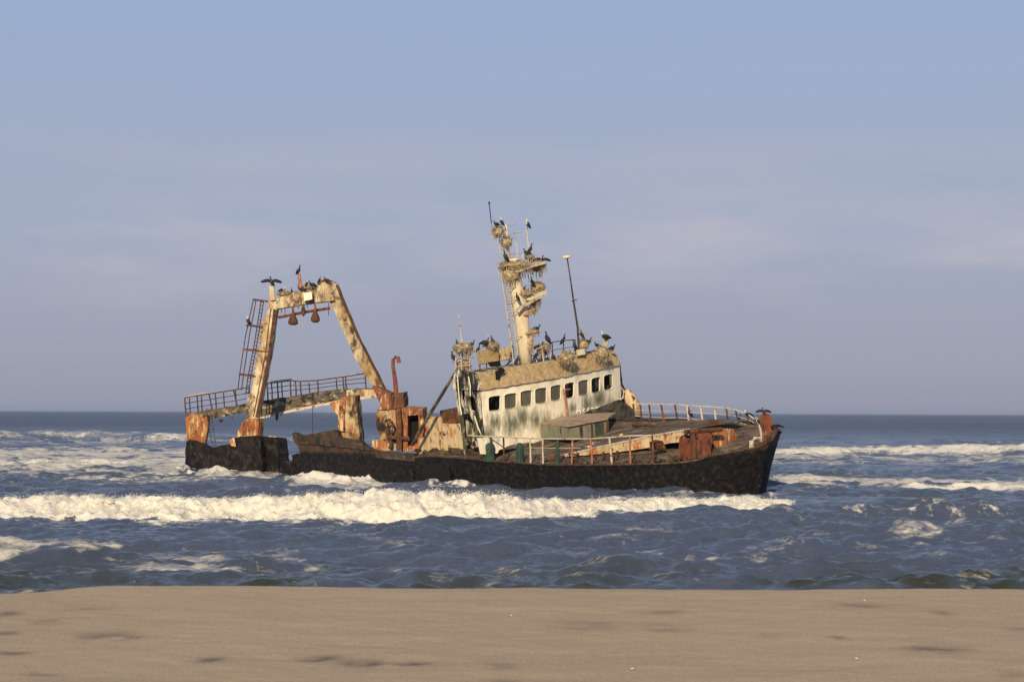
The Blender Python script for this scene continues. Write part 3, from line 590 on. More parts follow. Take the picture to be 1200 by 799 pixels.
# side wall (starboard), rear wall, port wall, ceiling: a real box behind the face
cT, cB = FNf(565.3, 456), FNf(573, 527); cTr, cBr = FNf(726.2, 427.5), FNf(741, 494)
tt, tv, tw = tvw(cT); _, bv, bw_ = tvw(cB); rtt, rtv, rtw = tvw(cTr); _, rbv, rbw = tvw(cBr)
Lh = 2.5
vS = tv
def S3(t, w): return W3(t, vS + .02, w)
side = MB()
sideP = onV(tv)
outer = [(565.3, 456), (556, 437), (533, 433), (534, 462), (538, 492), (546, 521), (572, 526)]
sidewins = [[(541, 486), (549, 484), (556, 497), (558, 516), (547, 519), (543, 505)], [(549, 466), (555, 464), (559, 478), (556, 483), (551, 480)], [(538, 452), (543, 451), (545, 466), (541, 470)]]
side.prism(pj(jag(outer, .5, 5, 8, (0,)), sideP), PD * .12, [pj(h_, sideP) for h_ in sidewins]); side_o = side.build('bridge_side', M['sidewall'], ship)
b = MB()   # ragged side frames and dangling plate strips
for pts in [[(536, 440), (537, 455), (539, 474), (541, 486)], [(549, 441), (551, 452), (551, 464)], [(556, 487), (560, 500), (565, 512)]]:
    tubes('bent_frame', [pj(pts, onV(tv + .1))], .035, M['white'], side_o)
inner = MB()
rear_t = tt + Lh
inner.add([W3(rear_t, vS - .1, 2.2), W3(rear_t, rtv, 2.4), W3(rear_t, rtv, rtw - .1), W3(rear_t, vS - .1, tw - .1)], [(0, 1, 2, 3)])
inner.add([W3(rtt + .1, rtv, 2.4), W3(rear_t, rtv, 2.4), W3(rear_t, rtv, rtw - .02), W3(rtt + .1, rtv, rtw - .02)], [(0, 1, 2, 3)])
inner.build('bridge_rear', M['sidewall'], ship)
# roof visor: guano crusted slope leaning aft, then flat roof
vb = [(565, 456.3), (600, 451), (640, 444.6), (690, 435), (727, 427)]; vt = [(556, 437), (600, 430), (640, 423), (690, 412.5), (718, 407.5)]
rfn = lambda x, y: hit(x, y, FW, -(tface(x) + .95))
b = MB(); NX = 40; NYv = 7; V = []; rv = random.Random(4)
for j in range(NYv + 1):
    u = j / NYv
    for i in range(NX + 1):
        s_ = i / NX; xb_ = 564.5 + s_ * 163.5; yb_ = np.interp(xb_, [p[0] for p in vb], [p[1] for p in vb]) + .8; xt_ = 556 + s_ * 162; yt_ = np.interp(xt_, [p[0] for p in vt], [p[1] for p in vt])
        p0 = onF(-.14)(xb_, yb_); p1 = rfn(xt_, yt_)
        V.append(p0.lerp(p1, u) + UW * rv.uniform(-.03, .03) + FW * rv.uniform(-.03, .03) + UW * .08 * math.sin(u * math.pi))
n = NX + 1; fs = [(j * n + i, j * n + i + 1, (j + 1) * n + i + 1, (j + 1) * n + i) for j in range(NYv) for i in range(NX)]
rt = V[NYv * n:]; bk = [W3(rear_t + .3, tvw(p)[1], tvw(p)[2] + .02) for p in rt]
b.add(V, fs); b.build('roof_visor', M['visor'], ship); b = MB(); b.add(rt + bk, [(i, i + 1, n + i + 1, n + i) for i in range(NX)])
ul = V[:n]; uk = [onF(.15)(564.5 + i / NX * 163.5, np.interp(564.5 + i / NX * 163.5, [p[0] for p in vb], [p[1] for p in vb]) + .8) for i in range(NX + 1)]
b.add(ul + uk, [(i, i + 1, n + i + 1, n + i) for i in range(NX)])
b.add([V[NX], V[NYv * n + NX], bk[-1], W3(rear_t + .3, rtv, rtw)], [(0, 1, 2, 3)]); b.add([V[0], V[NYv * n], bk[0], W3(rear_t + .3, tv, tw)], [(0, 1, 2, 3)])
b.build('bridge_roof', M['sidewall'], ship)
# guano hole in visor
plate('roof_hole', [(580, 435), (588, 430), (592, 434), (586, 440), (585, 447), (581, 446)], lambda x, y: hit(x, y, FW, -(tface(x) + .25)), FW * .03, M['black'], j=(.6, 3, 2))
# red pipe with its bracket on the front
b = MB(); b.tube(pj([(661, 457), (663, 472), (664.5, 488)], onF(-.28)), .07, 6); b.tube(pj([(659, 457), (668, 456)], onF(-.28)), .05, 5); b.build('downpipe', M['redbar'], ship)
# right end: buckled plates and lower house corner, shade painted into their dark colour
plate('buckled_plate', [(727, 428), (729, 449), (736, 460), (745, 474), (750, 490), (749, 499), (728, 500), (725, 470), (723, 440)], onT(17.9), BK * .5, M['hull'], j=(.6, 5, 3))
plate('lower_corner', [(668, 489), (700, 478), (726, 468), (742, 480), (748, 499), (722, 505), (690, 500)], onT(16.0), BK * 1.0, M['algae_shade'], j=(.8, 5, 5))
b = MB(); P = [onT(16.6)(733, 457), onT(16.5)(738, 466), onT(16.4)(743, 476), onT(16.4)(746, 487)]; b.tube(P, [.22, .38, .42, .33], 10); b.build('raft_canister', M['cream_rust'], ship, smooth=True)
b = MB(); b.tube(pj([(727, 453), (731, 458), (730, 466), (725, 469)], onT(16.2)), .05, 5); b.build('hand_loop', M['lightbar'], ship)
# guano crust and mossy ledge under the windows
b = MB(); rg = random.Random(12)
for i in range(60):
    x = rg.uniform(676, 712); y = 484 - (x - 676) * .14 + rg.uniform(-3.5, 2.5); b.blob(onF(-.04)(x, y), .09, .04, .05, i, .4, 7, 5)
tag(b.build('guano_ledge', weather('guano_white', GUANO, [(ALG, .6, .08, (3, 3, 3), 6)], .9), ship, smooth=True), kind='stuff')
pass
# low bulwark plate of the house foot (white strip on the deck)
plate('foot_plate', [(562, 513), (585, 512), (620, 514), (632, 516), (600, 521), (585, 527), (583, 531), (566, 532)], onT(14.9), AF * .25, M['white'], j=(.4, 5, 2))

# ---- companion shelter in front of the bridge
plT = 14.2
sh = empty('shelter', onT0(plT)(665, 512), None, None) if False else None
b = MB(); fr_ = [(665, 500), (711.6, 491.5), (714, 511), (680, 514), (666, 514.5)]
b.prism(pj(fr_, onT0(plT)), AF * .1)
leftp = [onT0(plT)(665, 500), onT0(plT)(666, 514.5)]; r0 = onT0(plT + 3.0)(634, 497.5); r1_ = onT0(plT + 3.0)(634, 512.5)
b.add([leftp[0], leftp[1], r1_, r0], [(0, 1, 2, 3)])
shel = b.build('deck_shelter', M['palegreen'], ship)
b = MB(); roofp = [onT0(plT - .15)(634 + 31, 500.5), onT0(plT - .15)(712.5, 491.5), onT0(plT + 2.6)(722, 485), onT0(plT + 3.4)(673, 487), onT0(plT + 3.3)(632, 497)]
b.prism(roofp, UW * .10); b.build('shelter_roof', M['roofred'], shel)
for x in (680.5, 693, 705.5, 711.5):
    b = MB(); b.beam(onT0(plT - .05)(x, 500.5 - (x - 665) * .185), onT0(plT - .05)(x + 1, 513.2 - (x - 680) * .05), .16, .06, FW); b.build('shelter_frame', M['rust'], shel)
for x in (684, 697): plate('door_panel', [(x, 498.5 - (x - 684) * .17), (x + 7.5, 497 - (x - 684) * .17), (x + 8.5, 512), (x + .8, 512.6)], onT0(plT - .03), FW * .02, M['green' if x > 690 else 'palegreen'], shel)

# ---- mast tower
mt = empty('mast_tower', onT(17)(616, 425), None, None); mt.parent = ship; mt.location = Vector(mt['_o']) - Vector(ship['_o'])
tM = 17.0; mp_ = onT(tM)
b = MB(); prof = [(616.5, 427, 8.2), (613.5, 400, 8.2), (611, 368, 9.2), (607.5, 350, 9.4), (603.5, 330, 8.6), (600.5, 308, 8.2), (599.5, 303, 8.2)]
b.tube([mp_(x, y) for x, y, r in prof], [(r * .048, r * .048) for x, y, r in prof], 14); b.build('mast_column', M['mast'], mt, smooth=True)
def ladder(mb, a, bq, side, rungs, r=.025):
    mb.tube([a - side / 2, bq - side / 2], r, 4); mb.tube([a + side / 2, bq + side / 2], r, 4)
    for i in range(rungs):
        p = a.lerp(bq, (i + .5) / rungs); mb.tube([p - side / 2, p + side / 2], r * .8, 4)
b = MB(); sv = (mp_(594, 360) - mp_(588, 361)); ladder(b, mp_(591.5, 322), mp_(605, 424), sv, 34); b.build('mast_ladder', M['lightbar'], mt)
b = MB(); b.tube(pj([(587, 318), (592.5, 355), (599, 400), (602, 425)], onT(tM - .4)), .035, 5); b.build('mast_cable', M['lightbar'], mt)
tubes('mast_bracket', [pj([(588 + (y - 338) * .13, y + 1), (604 + (y - 338) * .13, y - 1)], onT(tM - .3)) for y in (338, 352, 366, 395)], .03, M['lightbar'], mt)
def platform(pts, t, ext, mat, thick=.12):
    b = MB(); pts = [(pts[0][0] + 12 * ext, pts[0][1])] + [p for p in pts[1:] if p[0] > pts[0][0] + 12 * ext + 2]; A = pj(pts, onT(t - ext / 2)); Bq = [p + AF * ext for p in A]
    k = len(A); top_ = [p + UW * thick for p in A + Bq]; vs = A + Bq + top_
    fs = []
    for i in range(k - 1):
        fs += [(i, i + 1, 2 * k + i + 1, 2 * k + i), (k + i, 3 * k + i, 3 * k + i + 1, k + i + 1), (i, k + i, k + i + 1, i + 1), (2 * k + i, 2 * k + i + 1, 3 * k + i + 1, 3 * k + i)]
    fs += [(0, 2 * k, 3 * k, k), (k - 1, 2 * k - 1, 4 * k - 1, 3 * k - 1)]
    b.add(vs, fs); return b.build('mast_platform', mat, mt)
platform([(586, 319), (600, 318), (625, 313), (640, 309)], tM, 1.9, M['mast'])
platform([(604, 352), (620, 349), (641, 343)], tM, 1.5, M['mast'], .15)
b = MB(); b.beam(onT(tM - .7)(605.5, 363), onT(tM - .7)(640, 344), .12, .14); b.beam(onT(tM + .7)(605.5, 362), onT(tM + .7)(638, 343), .12, .12); b.build('platform_strut', M['lightbar'], mt)
platform([(601, 369.5), (618, 369), (629, 367)], tM, 1.2, M['cream_rust'])
platform([(607, 392), (622, 391), (633, 389)], tM - .1, .9, M['visor'])
b = MB(); b.tube([mp_(596.5, 303), mp_(594.5, 285), mp_(593, 263)], [.10, .09, .07], 8); b.build('top_pole', M['mast'], mt, smooth=True)
for pts in [[(593, 264), (599, 264), (604.5, 262)], [(588, 275.5), (600, 274), (611, 271.5)], [(603, 276), (605, 288), (607, 304)], [(599, 298), (612, 297), (613, 312)], [(600, 305), (612, 303.5)], [(585.5, 280), (586, 305)], [(579, 276), (579.5, 287)], [(626, 300), (628, 316)]]:
    tubes('masthead_bar', [pj(pts, mp_)], .028, M['lightbar'], mt)
b = MB(); b.tube(pj([(573.3, 238), (574.8, 252), (577, 272)], mp_), [.03, .03, .035], 5); b.blob(mp_(573.3, 238), .06, .06, .08); b.build('whip_antenna', M['bar'], mt)
b = MB(); b.tube(pj([(617, 267.5), (618, 277), (619.5, 292), (621, 309)], mp_), .05, 6); b.build('lamp_pole', M['lightbar'], mt)
tubes('cross_arm', [pj(q_, mp_) for q_ in ([(575.5, 262), (578, 279)], [(578, 279), (593.5, 277)], [(586, 292), (596, 290)])], .033, M['lightbar'], mt)
tubes('dangling_line', [pj(q_, onT(tM - .6)) for q_ in ([(619, 318), (620, 331)], [(628, 316), (629.5, 329)], [(631, 314), (632, 326)])], .02, M['bar'], mt)

# ---- roof fittings
b = MB(); rp_ = onT(17.2); b.tube(pj([(664.7, 303), (667.5, 320), (672, 352), (677, 384), (678.5, 410)], rp_), [.045, .045, .06, .07, .08], 6); 
b.tube(pj([(670, 353), (676, 351)], rp_), .03, 4); b.tube(pj([(676, 392), (682, 391)], rp_), .03, 4); ant = b.build('aerial_pole', M['bar'], ship)
b = MB(); c_ = rp_(664, 301.5); b.tube([c_ - UW * .09, c_ - UW * .02, c_ + UW * .07, c_ + UW * .12], [.08, .30, .27, .12], 12); b.build('aerial_disc', M['mast'], ant, smooth=True)
b = MB(); b.tube([rp_(677, 383), rp_(697.7, 401)], .035, 4); b.tube([rp_(697.7, 399), rp_(706, 398)], .03, 4); b.build('stay_wire', M['lightbar'], ship)
b = MB(); b.tube(pj([(537, 369), (539, 384), (541.5, 402), (542, 436)], onT(20)), [.035, .04, .05, .06], 5); b.build('whip_antenna', M['lightbar'], ship)
def rail(name, tops, bases, fn_t, fn_b, mids, mat, parent=ship, r=.03, postmats=None, rp=.035):
    P = [fn_t(*p) for p in tops]; Bs = [fn_b(*p) for p in bases]
    b = MB(); b.tube(P, r, 5); ro = b.build(name, mat, parent)
    if mids:
        tubes('mid_rail', [[q.lerp(p, u) for p, q in zip(P, Bs)] for u in mids], r * .6, mat, ro)
    for i, (p, q) in enumerate(zip(P, Bs)):
        b = MB(); b.tube([q, q.lerp(p, .5) + Vector((random.uniform(-.02, .02), 0, 0)), p], [rp * 1.2, rp, rp], 5); b.build('rail_post', postmats[i % len(postmats)] if postmats else mat, ro)
    return ro
rail('roof_railing', [(609, 419), (622, 417), (634, 415), (643, 404), (647, 401), (660, 399), (674, 398)], [(610, 428), (623, 426), (635, 424), (645, 421), (648, 420), (661, 417), (675, 414)], onT(17.0), onT(17.0), [.5], M['bar'])
rail('roof_railing', [(628, 409), (636, 407), (644, 406)], [(629, 424), (637, 423), (645, 421)], onT(16.6), onT(16.6), [.5], M['lightbar'])
# aft roof boxes on legs
tb = onT(19.0)
b = MB(); b.prism(pj(jag([(559, 411), (584, 408), (584.5, 423), (560, 427)], .4, 5, 2), tb), BK * .9); o = b.build('roof_box', M['visor'], ship)
tubes('box_leg', [pj([(x, 425), (x + 1, 437)], onT(19.3)) for x in (562, 570, 580)], .04, M['bar'], o)
plate('roof_box', [(584.5, 410), (600, 404), (602, 420), (586, 422.5)], onT(18.7), BK * .8, M['cream_rust'], j=(.4, 5, 3))
plate('roof_box', [(571, 424.5), (585, 422.5), (587, 430), (577, 432)], onT(18.9), BK * .4, M['black'], j=(.4, 4, 3))
b = MB()
for pts in [[(556, 412), (572, 402)], [(572, 392), (573, 425)], [(556, 418), (545, 421), (534, 419)], [(534, 419), (534, 438)], [(541, 418), (541, 440)], [(550, 414), (551, 440)], [(534, 430), (552, 428)], [(588, 432), (600, 422)], [(594, 430), (600, 414)], [(536, 412), (548, 409), (562, 413), (584, 406)]]:
    tubes('bent_rail', [pj(pts, onT(19.4))], .04, M['lightbar'], ship)
plate('roof_block', [(675, 410), (685, 408.5), (686, 415), (676, 417)], onT(16.7), BK * .5, M['mast'])
plate('roof_post', [(706.5, 398), (713, 397), (712, 405), (708, 406)], onT(17.3), BK * .35, M['mast'])

# ---- boom and the broken deckhouse aft of the bridge
b = MB(); b.tube([onV(4.2)(483, 521), onV(4.2)(500, 491), onV(4.0)(518, 462), onV(3.8)(533, 437)], [.11, .11, .10, .08], 7); b.build('boom', M['wood'], ship)
plate('deckhouse_wall', [(499.5, 488), (516, 489), (519, 533), (490, 532), (492, 514), (498, 512)], onV(3.3), PD * .12, M['cream_rust'], j=(.8, 4, 4))
plate('deckhouse_wall', [(518, 496), (541.5, 497), (543, 535), (520, 535)], onV(3.3), PD * .6, M['cream_rust'], j=(.5, 4, 9))
plate('deckhouse_top', [(515.5, 481), (536, 480), (537, 497), (517.5, 497)], onV(3.2), PD * 1.6, M['rust'], j=(.3, 4, 9))
plate('low_plate', [(542, 518), (560, 517), (561, 526), (543, 529)], onV(3.6), PD * .1, M['orange'], j=(.4, 4, 9))
b = MB(); rg = random.Random(3)
for i in range(70):
    x = rg.uniform(488, 562); b.blob(onV(4.0)(x, rg.uniform(527, 537)), .2, .2, .12, i, .35, 7, 5)
tag(b.build('deck_rubble', M['plating'], ship), kind='stuff')

# ---- winch block on the port quarter
wb = onY(134)
blk = MB(); blk.prism(pj(jag([(441, 481), (470, 480), (471, 500), (470, 527), (447, 527), (445, 510), (441, 500)], .7, 4, 5), wb), Vector((.3, 2.2, .2))); wo = blk.build('winch_house', M['winch'], ship)
plate('doorway_frame', [(470.5, 478), (495.5, 479), (496.5, 500), (495, 527), (470.5, 529)], onY(133.6), Vector((.2, 1.6, .15)), M['orange'], wo, (.5, 5, 6), [[(478, 487), (490, 486), (491, 505), (489, 520), (477.5, 523)]])
plate('doorway_void', [(477, 486), (491, 485), (492, 506), (490, 522), (476.5, 524)], onY(134.6), Vector((0, .1, 0)), M['black'], wo)
plate('upper_block', [(446, 463), (458, 461), (459, 479), (445, 480)], onY(134.4), Vector((.2, 1.5, .15)), M['orange'], wo, (.6, 4, 6))
plate('upper_block', [(458.5, 463), (473, 461), (474, 477), (459, 479.5)], onY(134.2), Vector((.2, 1.2, .15)), M['rust'], wo, (.6, 4, 8))
b = MB(); b.tube(pj([(466.5, 480), (468, 500), (468, 527)], onY(133.3)), .2, 7); b.build('side_pipe', M['rust'], wo)
b = MB(); b.tube(pj([(455, 515), (453, 505), (455, 496), (459, 494), (461, 499), (459, 505), (456, 511), (458, 520), (456, 526)], onY(133.5)), .11, 6); b.tube(pj([(456, 512), (480, 514)], onY(133.4)), .13, 6); b.build('winch_gear', M['rust'], wo)
b = MB(); b.tube(pj([(464.5, 463), (463, 445), (460.5, 428), (460.8, 421), (463, 418.5), (466.5, 419), (467.5, 425)], onY(134.5)), [.16, .14, .12, .12, .12, .13, .15], 8); b.build('vent_pipe', M['redrust'], ship)
plate('low_plate', [(436, 516), (446, 515), (454, 518), (453, 528), (437, 528)], onY(131), Vector((0, .3, 0)), M['orange'], j=(.6, 4, 4))
# support column under the walkway
plate('support_column', [(400, 466), (417, 464), (419, 485), (422, 518), (408, 522), (400, 512), (396, 500)], onY(138), Vector((.2, 1.3, .1)), M['winch'], j=(.7, 5, 4))
plate('column_bracket', [(386, 472), (404, 468), (403, 505), (397, 506), (396, 487), (390, 480)], onY(137.8), Vector((0, .6, 0)), M['orange'], j=(.6, 4, 4))

# ---- aft hull remains
aftv = onV(5.0)
def slab(name, pts, v, depth, mat, j, z0=None): return plate(name, pts, onV(v), Vector((.25, .9, -.05)) * depth, mat, ship, j)
slab('stern_plating', [(218, 518), (222, 515), (234, 520), (241, 525), (255, 523), (269, 520), (271, 600), (219, 600), (217.5, 535)], 5.0, 1.6, M['hull'], (.8, 4, 2))
slab('stern_plating', [(269.5, 513), (302, 510), (304, 512), (312, 600), (270, 600)], 5.15, 2.2, M['hull'], (.8, 4, 3))
slab('stern_plating', [(303, 512), (323, 512), (326, 530), (329, 600), (305, 600)], 4.5, 2.0, M['hull'], (.8, 4, 4))
slab('stern_plating', [(326, 541), (336, 540), (346, 546), (352, 600), (326, 600)], 4.4, .8, M['hull'], (1, 4, 4))
slab('broken_side', [(342, 508), (345, 506), (352, 510), (372, 507), (394, 503.5), (397, 512), (408, 514), (422, 516), (430, 523), (440, 528), (484, 534), (484, 605), (343, 605), (342, 533), (349, 531), (352, 533), (349, 522), (344, 516)], 4.95, .9, M['hullmix'], (.8, 4, 5))
slab('broken_top', [(342, 507), (360, 510), (394, 503), (397, 513), (420, 517), (438, 528), (415, 526), (380, 522), (350, 519)], 5.05, .1, M['plating'], (.6, 4, 6))
slab('quarter_deck', [(437, 527), (484, 531), (486, 541), (440, 536)], 5.05, 1.2, M['plating'], (.6, 4, 6))
# orange corner box of the walkway
plate('corner_box', [(217, 485.5), (243, 486), (243.5, 500), (240, 523), (236, 527), (232, 519), (227, 518), (224, 524), (219, 522)], onY(141), Vector((0, 1.0, .05)), M['orange'], j=(.5, 5, 4))
# ladder below walkway
b = MB(); ladder(b, onY(140.6)(244, 478), onY(140.6)(251, 523), Vector((.30, .0, 0)), 12); b.build('stern_ladder', M['bar'], ship)

# ---- walkway
wk = empty('walkway', onY(141.5)(340, 475), None, None); wk.parent = ship; wk.location = Vector(wk['_o']) - Vector(ship['_o'])
wy = onY(141.6)
plate('walkway_beam', [(222, 484.5), (290, 472.5), (340, 464.5), (372, 459), (406, 455.5), (450, 455), (452, 463), (440, 464.5), (406, 469), (340, 481.5), (303, 490), (286, 483.5), (244, 491), (222, 491)], wy, Vector((0, .9, .03)), M['beam'], wk, (.5, 6, 4))
plate('lower_flange', [(303, 489.5), (340, 480), (406, 467), (440, 463), (441, 465.5), (406, 470.5), (340, 483), (303, 491.5)], onY(141.4), Vector((0, .2, 0)), M['lightbar'], wk, (.2, 6, 4))
plate('end_plate', [(406, 457), (451, 456), (452, 463), (406, 468)], onY(141.5), Vector((0, .06, 0)), M['gantry'], wk)
def ry(x): return np.interp(x, [216, 244, 272, 312, 340, 360, 402, 428], [466, 461.5, 457.5, 449.5, 446, 447.5, 441.5, 437.5])
def by(x): return np.interp(x, [216, 222, 290, 340, 406, 440], [486, 484.5, 472.5, 464.5, 456, 455])
xs1 = [216.5, 231, 245, 252, 274, 292]; xs2 = [313, 318, 325, 340, 346, 352, 372, 402, 405, 428]
rail('walkway_railing', [(x, ry(x)) for x in xs1], [(x + (4 if x in (245., 274) else 1.5), by(x)) for x in xs1], onY(141.6), onY(141.6), [.33, .66], M['bar'], wk, .045, None, .05)
rail('walkway_railing', [(x, ry(x)) for x in xs2], [(x + 1, by(x)) for x in xs2], onY(141.6), onY(141.6), [.4, .7], M['bar'], wk, .045, None, .05)
tubes('far_handrail', [pj(q_, onY(142.5)) for q_ in ([(216, 465.3), (235, 461.5), (244, 460)], [(244, 461), (260, 459), (272, 458.2)], [(312, 448.5), (326, 446), (340, 444.5), (346, 443.5)], [(374, 446), (427, 436.6)])], .045, M['lightbar'], wk)
tubes('far_post', [pj([(x, ry(x) + 1), (x + 1, by(x))], onY(142.5)) for x in (222, 236, 262, 276, 330, 362, 394)], .04, M['bar'], wk)
tubes('hanging_cable', [pj([(366, 475), (366.5, 511)], onY(141))], .025, M['bar'], wk)
b = MB(); b.blob(onY(141.2)(259, 492.5), .13, .2, .10, 2, .3); b.build('hanging_scrap', M['rust'], wk); b = MB(); b.blob(onY(141.2)(324.5, 488), .10, .15, .25, 3, .3); b.build('hanging_scrap', M['rust'], wk); tubes('hanging_scrap', [pj([(272, 487), (272, 491)], wy), pj([(329, 483), (329, 487)], wy)], .045, M['rust'], wk)

# ---- gantry
ga = empty('gantry', onY(139)(350, 345), None, None); ga.parent = ship; ga.location = Vector(ga['_o']) - Vector(ship['_o'])
def yl(py): return 136 + (515 - py) / 165 * 2.5          # the starboard leg leans inboard
legf = lambda x, y: CAM + ray(x, y) * yl(y)
plate('gantry_leg', [(316, 352), (325, 351), (324.5, 363), (317, 418), (302, 490), (288, 491), (302, 422), (310, 380)], legf, Vector((.05, .75, 0)), M['gantry'], ga, (.4, 7, 4))
for dx in (8, 12): tubes('leg_rib', [[legf(x, y) + Vector((0, -.04, 0)) for x, y in [(310 + dx * .9, 362), (303 + dx, 415), (289.5 + dx * .95, 488)]]], .03, M['rust'], ga)
b = MB(); b.tube([legf(x, y) + Vector((-.12, -.02, 0)) for x, y in [(324.5, 363), (317.5, 418), (303, 489)]], .10, 5); b.build('leg_flange_shade', M['rust'], ga)  # dark flange strip stands for the shaded right side of the leg
plate('leg_foot', [(287, 491), (303, 490), (302.5, 513), (276, 514), (279, 504)], lambda x, y: CAM + ray(x, y) * 135.6, Vector((.25, .9, 0)), M['orange'], ga, (.5, 4, 4))
plate('foot_flange', [(270, 514), (324, 511.5), (324, 515), (304, 522), (288, 525), (270, 522)], lambda x, y: CAM + ray(x, y) * 135.2, Vector((0, .5, 0)), M['cream_rust'], ga, (1.4, 4, 7))
rl = lambda x, y: CAM + ray(x, y) * (139 + (y - 335) / 125 * 2.6)
plate('gantry_leg', [(386, 352), (384, 336), (391, 331), (394, 333), (406, 363), (419, 394), (432.5, 420), (452, 459), (447, 464), (438, 455), (430, 443), (416, 420), (407, 399), (395, 372)], rl, Vector((.12, .6, 0)), M['gantry'], ga, (.4, 7, 4))
b = MB(); b.tube([rl(x, y) + Vector((-.02, .05, 0)) for x, y in [(394.5, 334), (406, 362), (419.5, 394), (433, 420), (453, 460)]], .10, 5); b.build('leg_flange_shade', M['rust'], ga)  # dark edge strip carries this leg's shade on the right
plate('knee_plate', [(436, 452), (452, 458), (463, 464), (458, 480), (447, 481), (443, 468)], onY(136.5), Vector((.3, 1, 0)), M['redrust'], ga, (.6, 4, 7))
cbf = lambda x, y: CAM + ray(x, y) * (138.4 + (x - 320) / 70 * .7)
plate('crossbeam', [(314, 352.5), (338, 345.5), (356, 340.5), (373, 334.5), (376, 331), (391, 330), (392, 352), (366, 355), (345, 358.5), (322, 362.5), (316, 362)], cbf, Vector((.1, .8, 0)), M['gantry'], ga, (.35, 5, 3))
plate('beam_box', [(355.5, 343.5), (365, 342), (366, 350.5), (356, 353)], lambda x, y: CAM + ray(x, y) * 138.2, Vector((0, .4, 0)), M['white'], ga, (.3, 3, 3))
b = MB(); b.tube([CAM + ray(326, 372) * 138.6, CAM + ray(356, 366) * 138.8, CAM + ray(387, 361) * 139], .10, 6); b.build('tie_rod', M['rust'], ga)
for i, (x, y0, y1, r) in enumerate([(343.5, 360, 378, .27), (369.5, 355.5, 374.5, .25), (355.5, 357, 366, .12)]):
    b = MB(); f_ = lambda x, y: CAM + ray(x, y) * 138.5
    b.tube([f_(x - .8, y0), f_(x, y0 + 4), f_(x, y1 - 10), f_(x, y1 - 2), f_(x, y1 + 1.5), f_(x, y1 + 3 + i * .5)], [.05, .07, r * .45, r * 1.25, r * 1.25, r * .6], 10); pb = b.build('pulley_block', M['rust'], ga, smooth=True)
    if i == 2:
        b = MB(); b.tube([f_(355.5, 366), f_(355, 383)], .03, 4); b.build('hanging_rope', M['lightbar'], pb)
for x, y0, y1 in ((330, 361, 367), (334, 360, 369), (350, 358, 362), (360, 356, 361), (385, 355, 370)): tubes('hanging_scrap', [[cbf(x, y0), cbf(x, y1)]], .025, M['rust'], ga)
# caged ladder outboard of the starboard leg
gl = MB(); lf = lambda x, y: CAM + ray(x, y) * (yl(y) + .2)
for pts in [[(297, 351), (287.5, 395), (281, 438), (279, 455)], [(300, 352), (292, 395), (285.5, 438), (283, 457)], [(306, 352), (298.5, 400), (290, 445), (288, 462)], [(309, 353), (302, 398), (294, 442), (291, 462)]]:
    gl.tube([lf(*p) for p in pts], .035, 4)
for k in range(26):
    u = k / 25; y = 354 + u * 106; x0 = np.interp(y, [352, 400, 445, 462], [306, 298.5, 290, 288]); x1 = x0 + 3.5; gl.tube([lf(x0, y), lf(x1, y - .3)], .025, 4)
gl.build('caged_ladder', M['bar'], ga)
for (x0, x1, y) in ((296.5, 315, 351.5), (289, 309, 381.5), (285.5, 314, 410), (280.5, 300, 439)):
    b = MB(); b.beam(lf(x0, y - .5), lf(x1, y + 1.8), .5, .10); b.build('cage_platform', M['rust'], ga)
b = MB(); rg = random.Random(8)
for k in range(34):
    y = rg.uniform(372, 480); x = np.interp(y, [352, 422, 490], [316, 302, 288]) - .5; p = lf(x, y); b.blob(p + Vector((rg.uniform(-.12, .1), -.1, 0)), .12, .12, .10, k, .35, 6, 4)
tag(b.build('rust_scale', M['gantry'], ga), kind='stuff')
b = MB(); b.tube([cbf(320, 352) , cbf(318.7, 343), cbf(318, 335.5)], [.22, .2, .19], 8); b.build('stub_post', M['mast'], ga)
b = MB(); b.tube([cbf(352.5, 338), cbf(351.5, 329), cbf(350.5, 321)], [.14, .12, .11], 7); b.build('stub_post', M['redbar'], ga)
plate('torn_plate', [(372, 335), (374, 326), (377, 329), (380, 326.5), (384, 330), (389, 328.5), (392, 331), (396, 345), (392, 340), (384, 333)], lambda x, y: CAM + ray(x, y) * 139.3, Vector((0, .5, 0)), M['rust'], ga, (.6, 3, 3))

# ---- bow: port rail, starboard rail
ptop = [(742, 473.5), (750, 473.5), (760.6, 473.6), (774.6, 473.6), (790.7, 474), (805, 475), (821, 476), (837.5, 477), (851, 478.4), (862, 480.5), (876, 485), (884, 491)]
pbase = [(744, 494), (752, 495), (763.5, 495.5), (779, 497.6), (794.5, 496.5), (808, 498), (824, 500), (840, 500.5), (855, 501.5), (869, 502.5), (879, 505), (889, 508)]
def onPort(px, py):     # a point on the port gunwale line for this column
    v = -4.
    for _ in range(40):
        p = onV(v)(px, py); t, _v, w = tvw(p); v = v * .6 - .4 * bhalf(max(t, -.4))
    return onV(v + .15)(px, py)
rail('bow_railing', ptop, pbase, onPort, onPort, [.33, .66], M['lightbar'], ship, .045, [M['bar'], M['rust'], M['bar'], M['rust'], M['bar'], M['lightbar'], M['lightbar'], M['lightbar'], M['rust']], .06)
def onStb(px, py):
    v = 4.
    for _ in range(40):
        p = onV(v)(px, py); t, _v, w = tvw(p); v = v * .6 + .4 * bhalf(max(t, -.4))
    return onV(v - .15)(px, py)
stt = [(549, 510), (561, 511), (575, 511.5), (590, 512), (605, 513), (621, 513.6), (636, 514), (653, 514.2), (671, 514.3), (692, 514), (714, 512.5), (738, 510.6), (764, 510)]
stb = [(550, 516), (562.5, 539), (576, 540), (591, 541), (606, 542), (622, 543), (636.5, 543), (654, 544), (670, 543), (694, 543), (717, 543), (739, 543), (766, 541)]
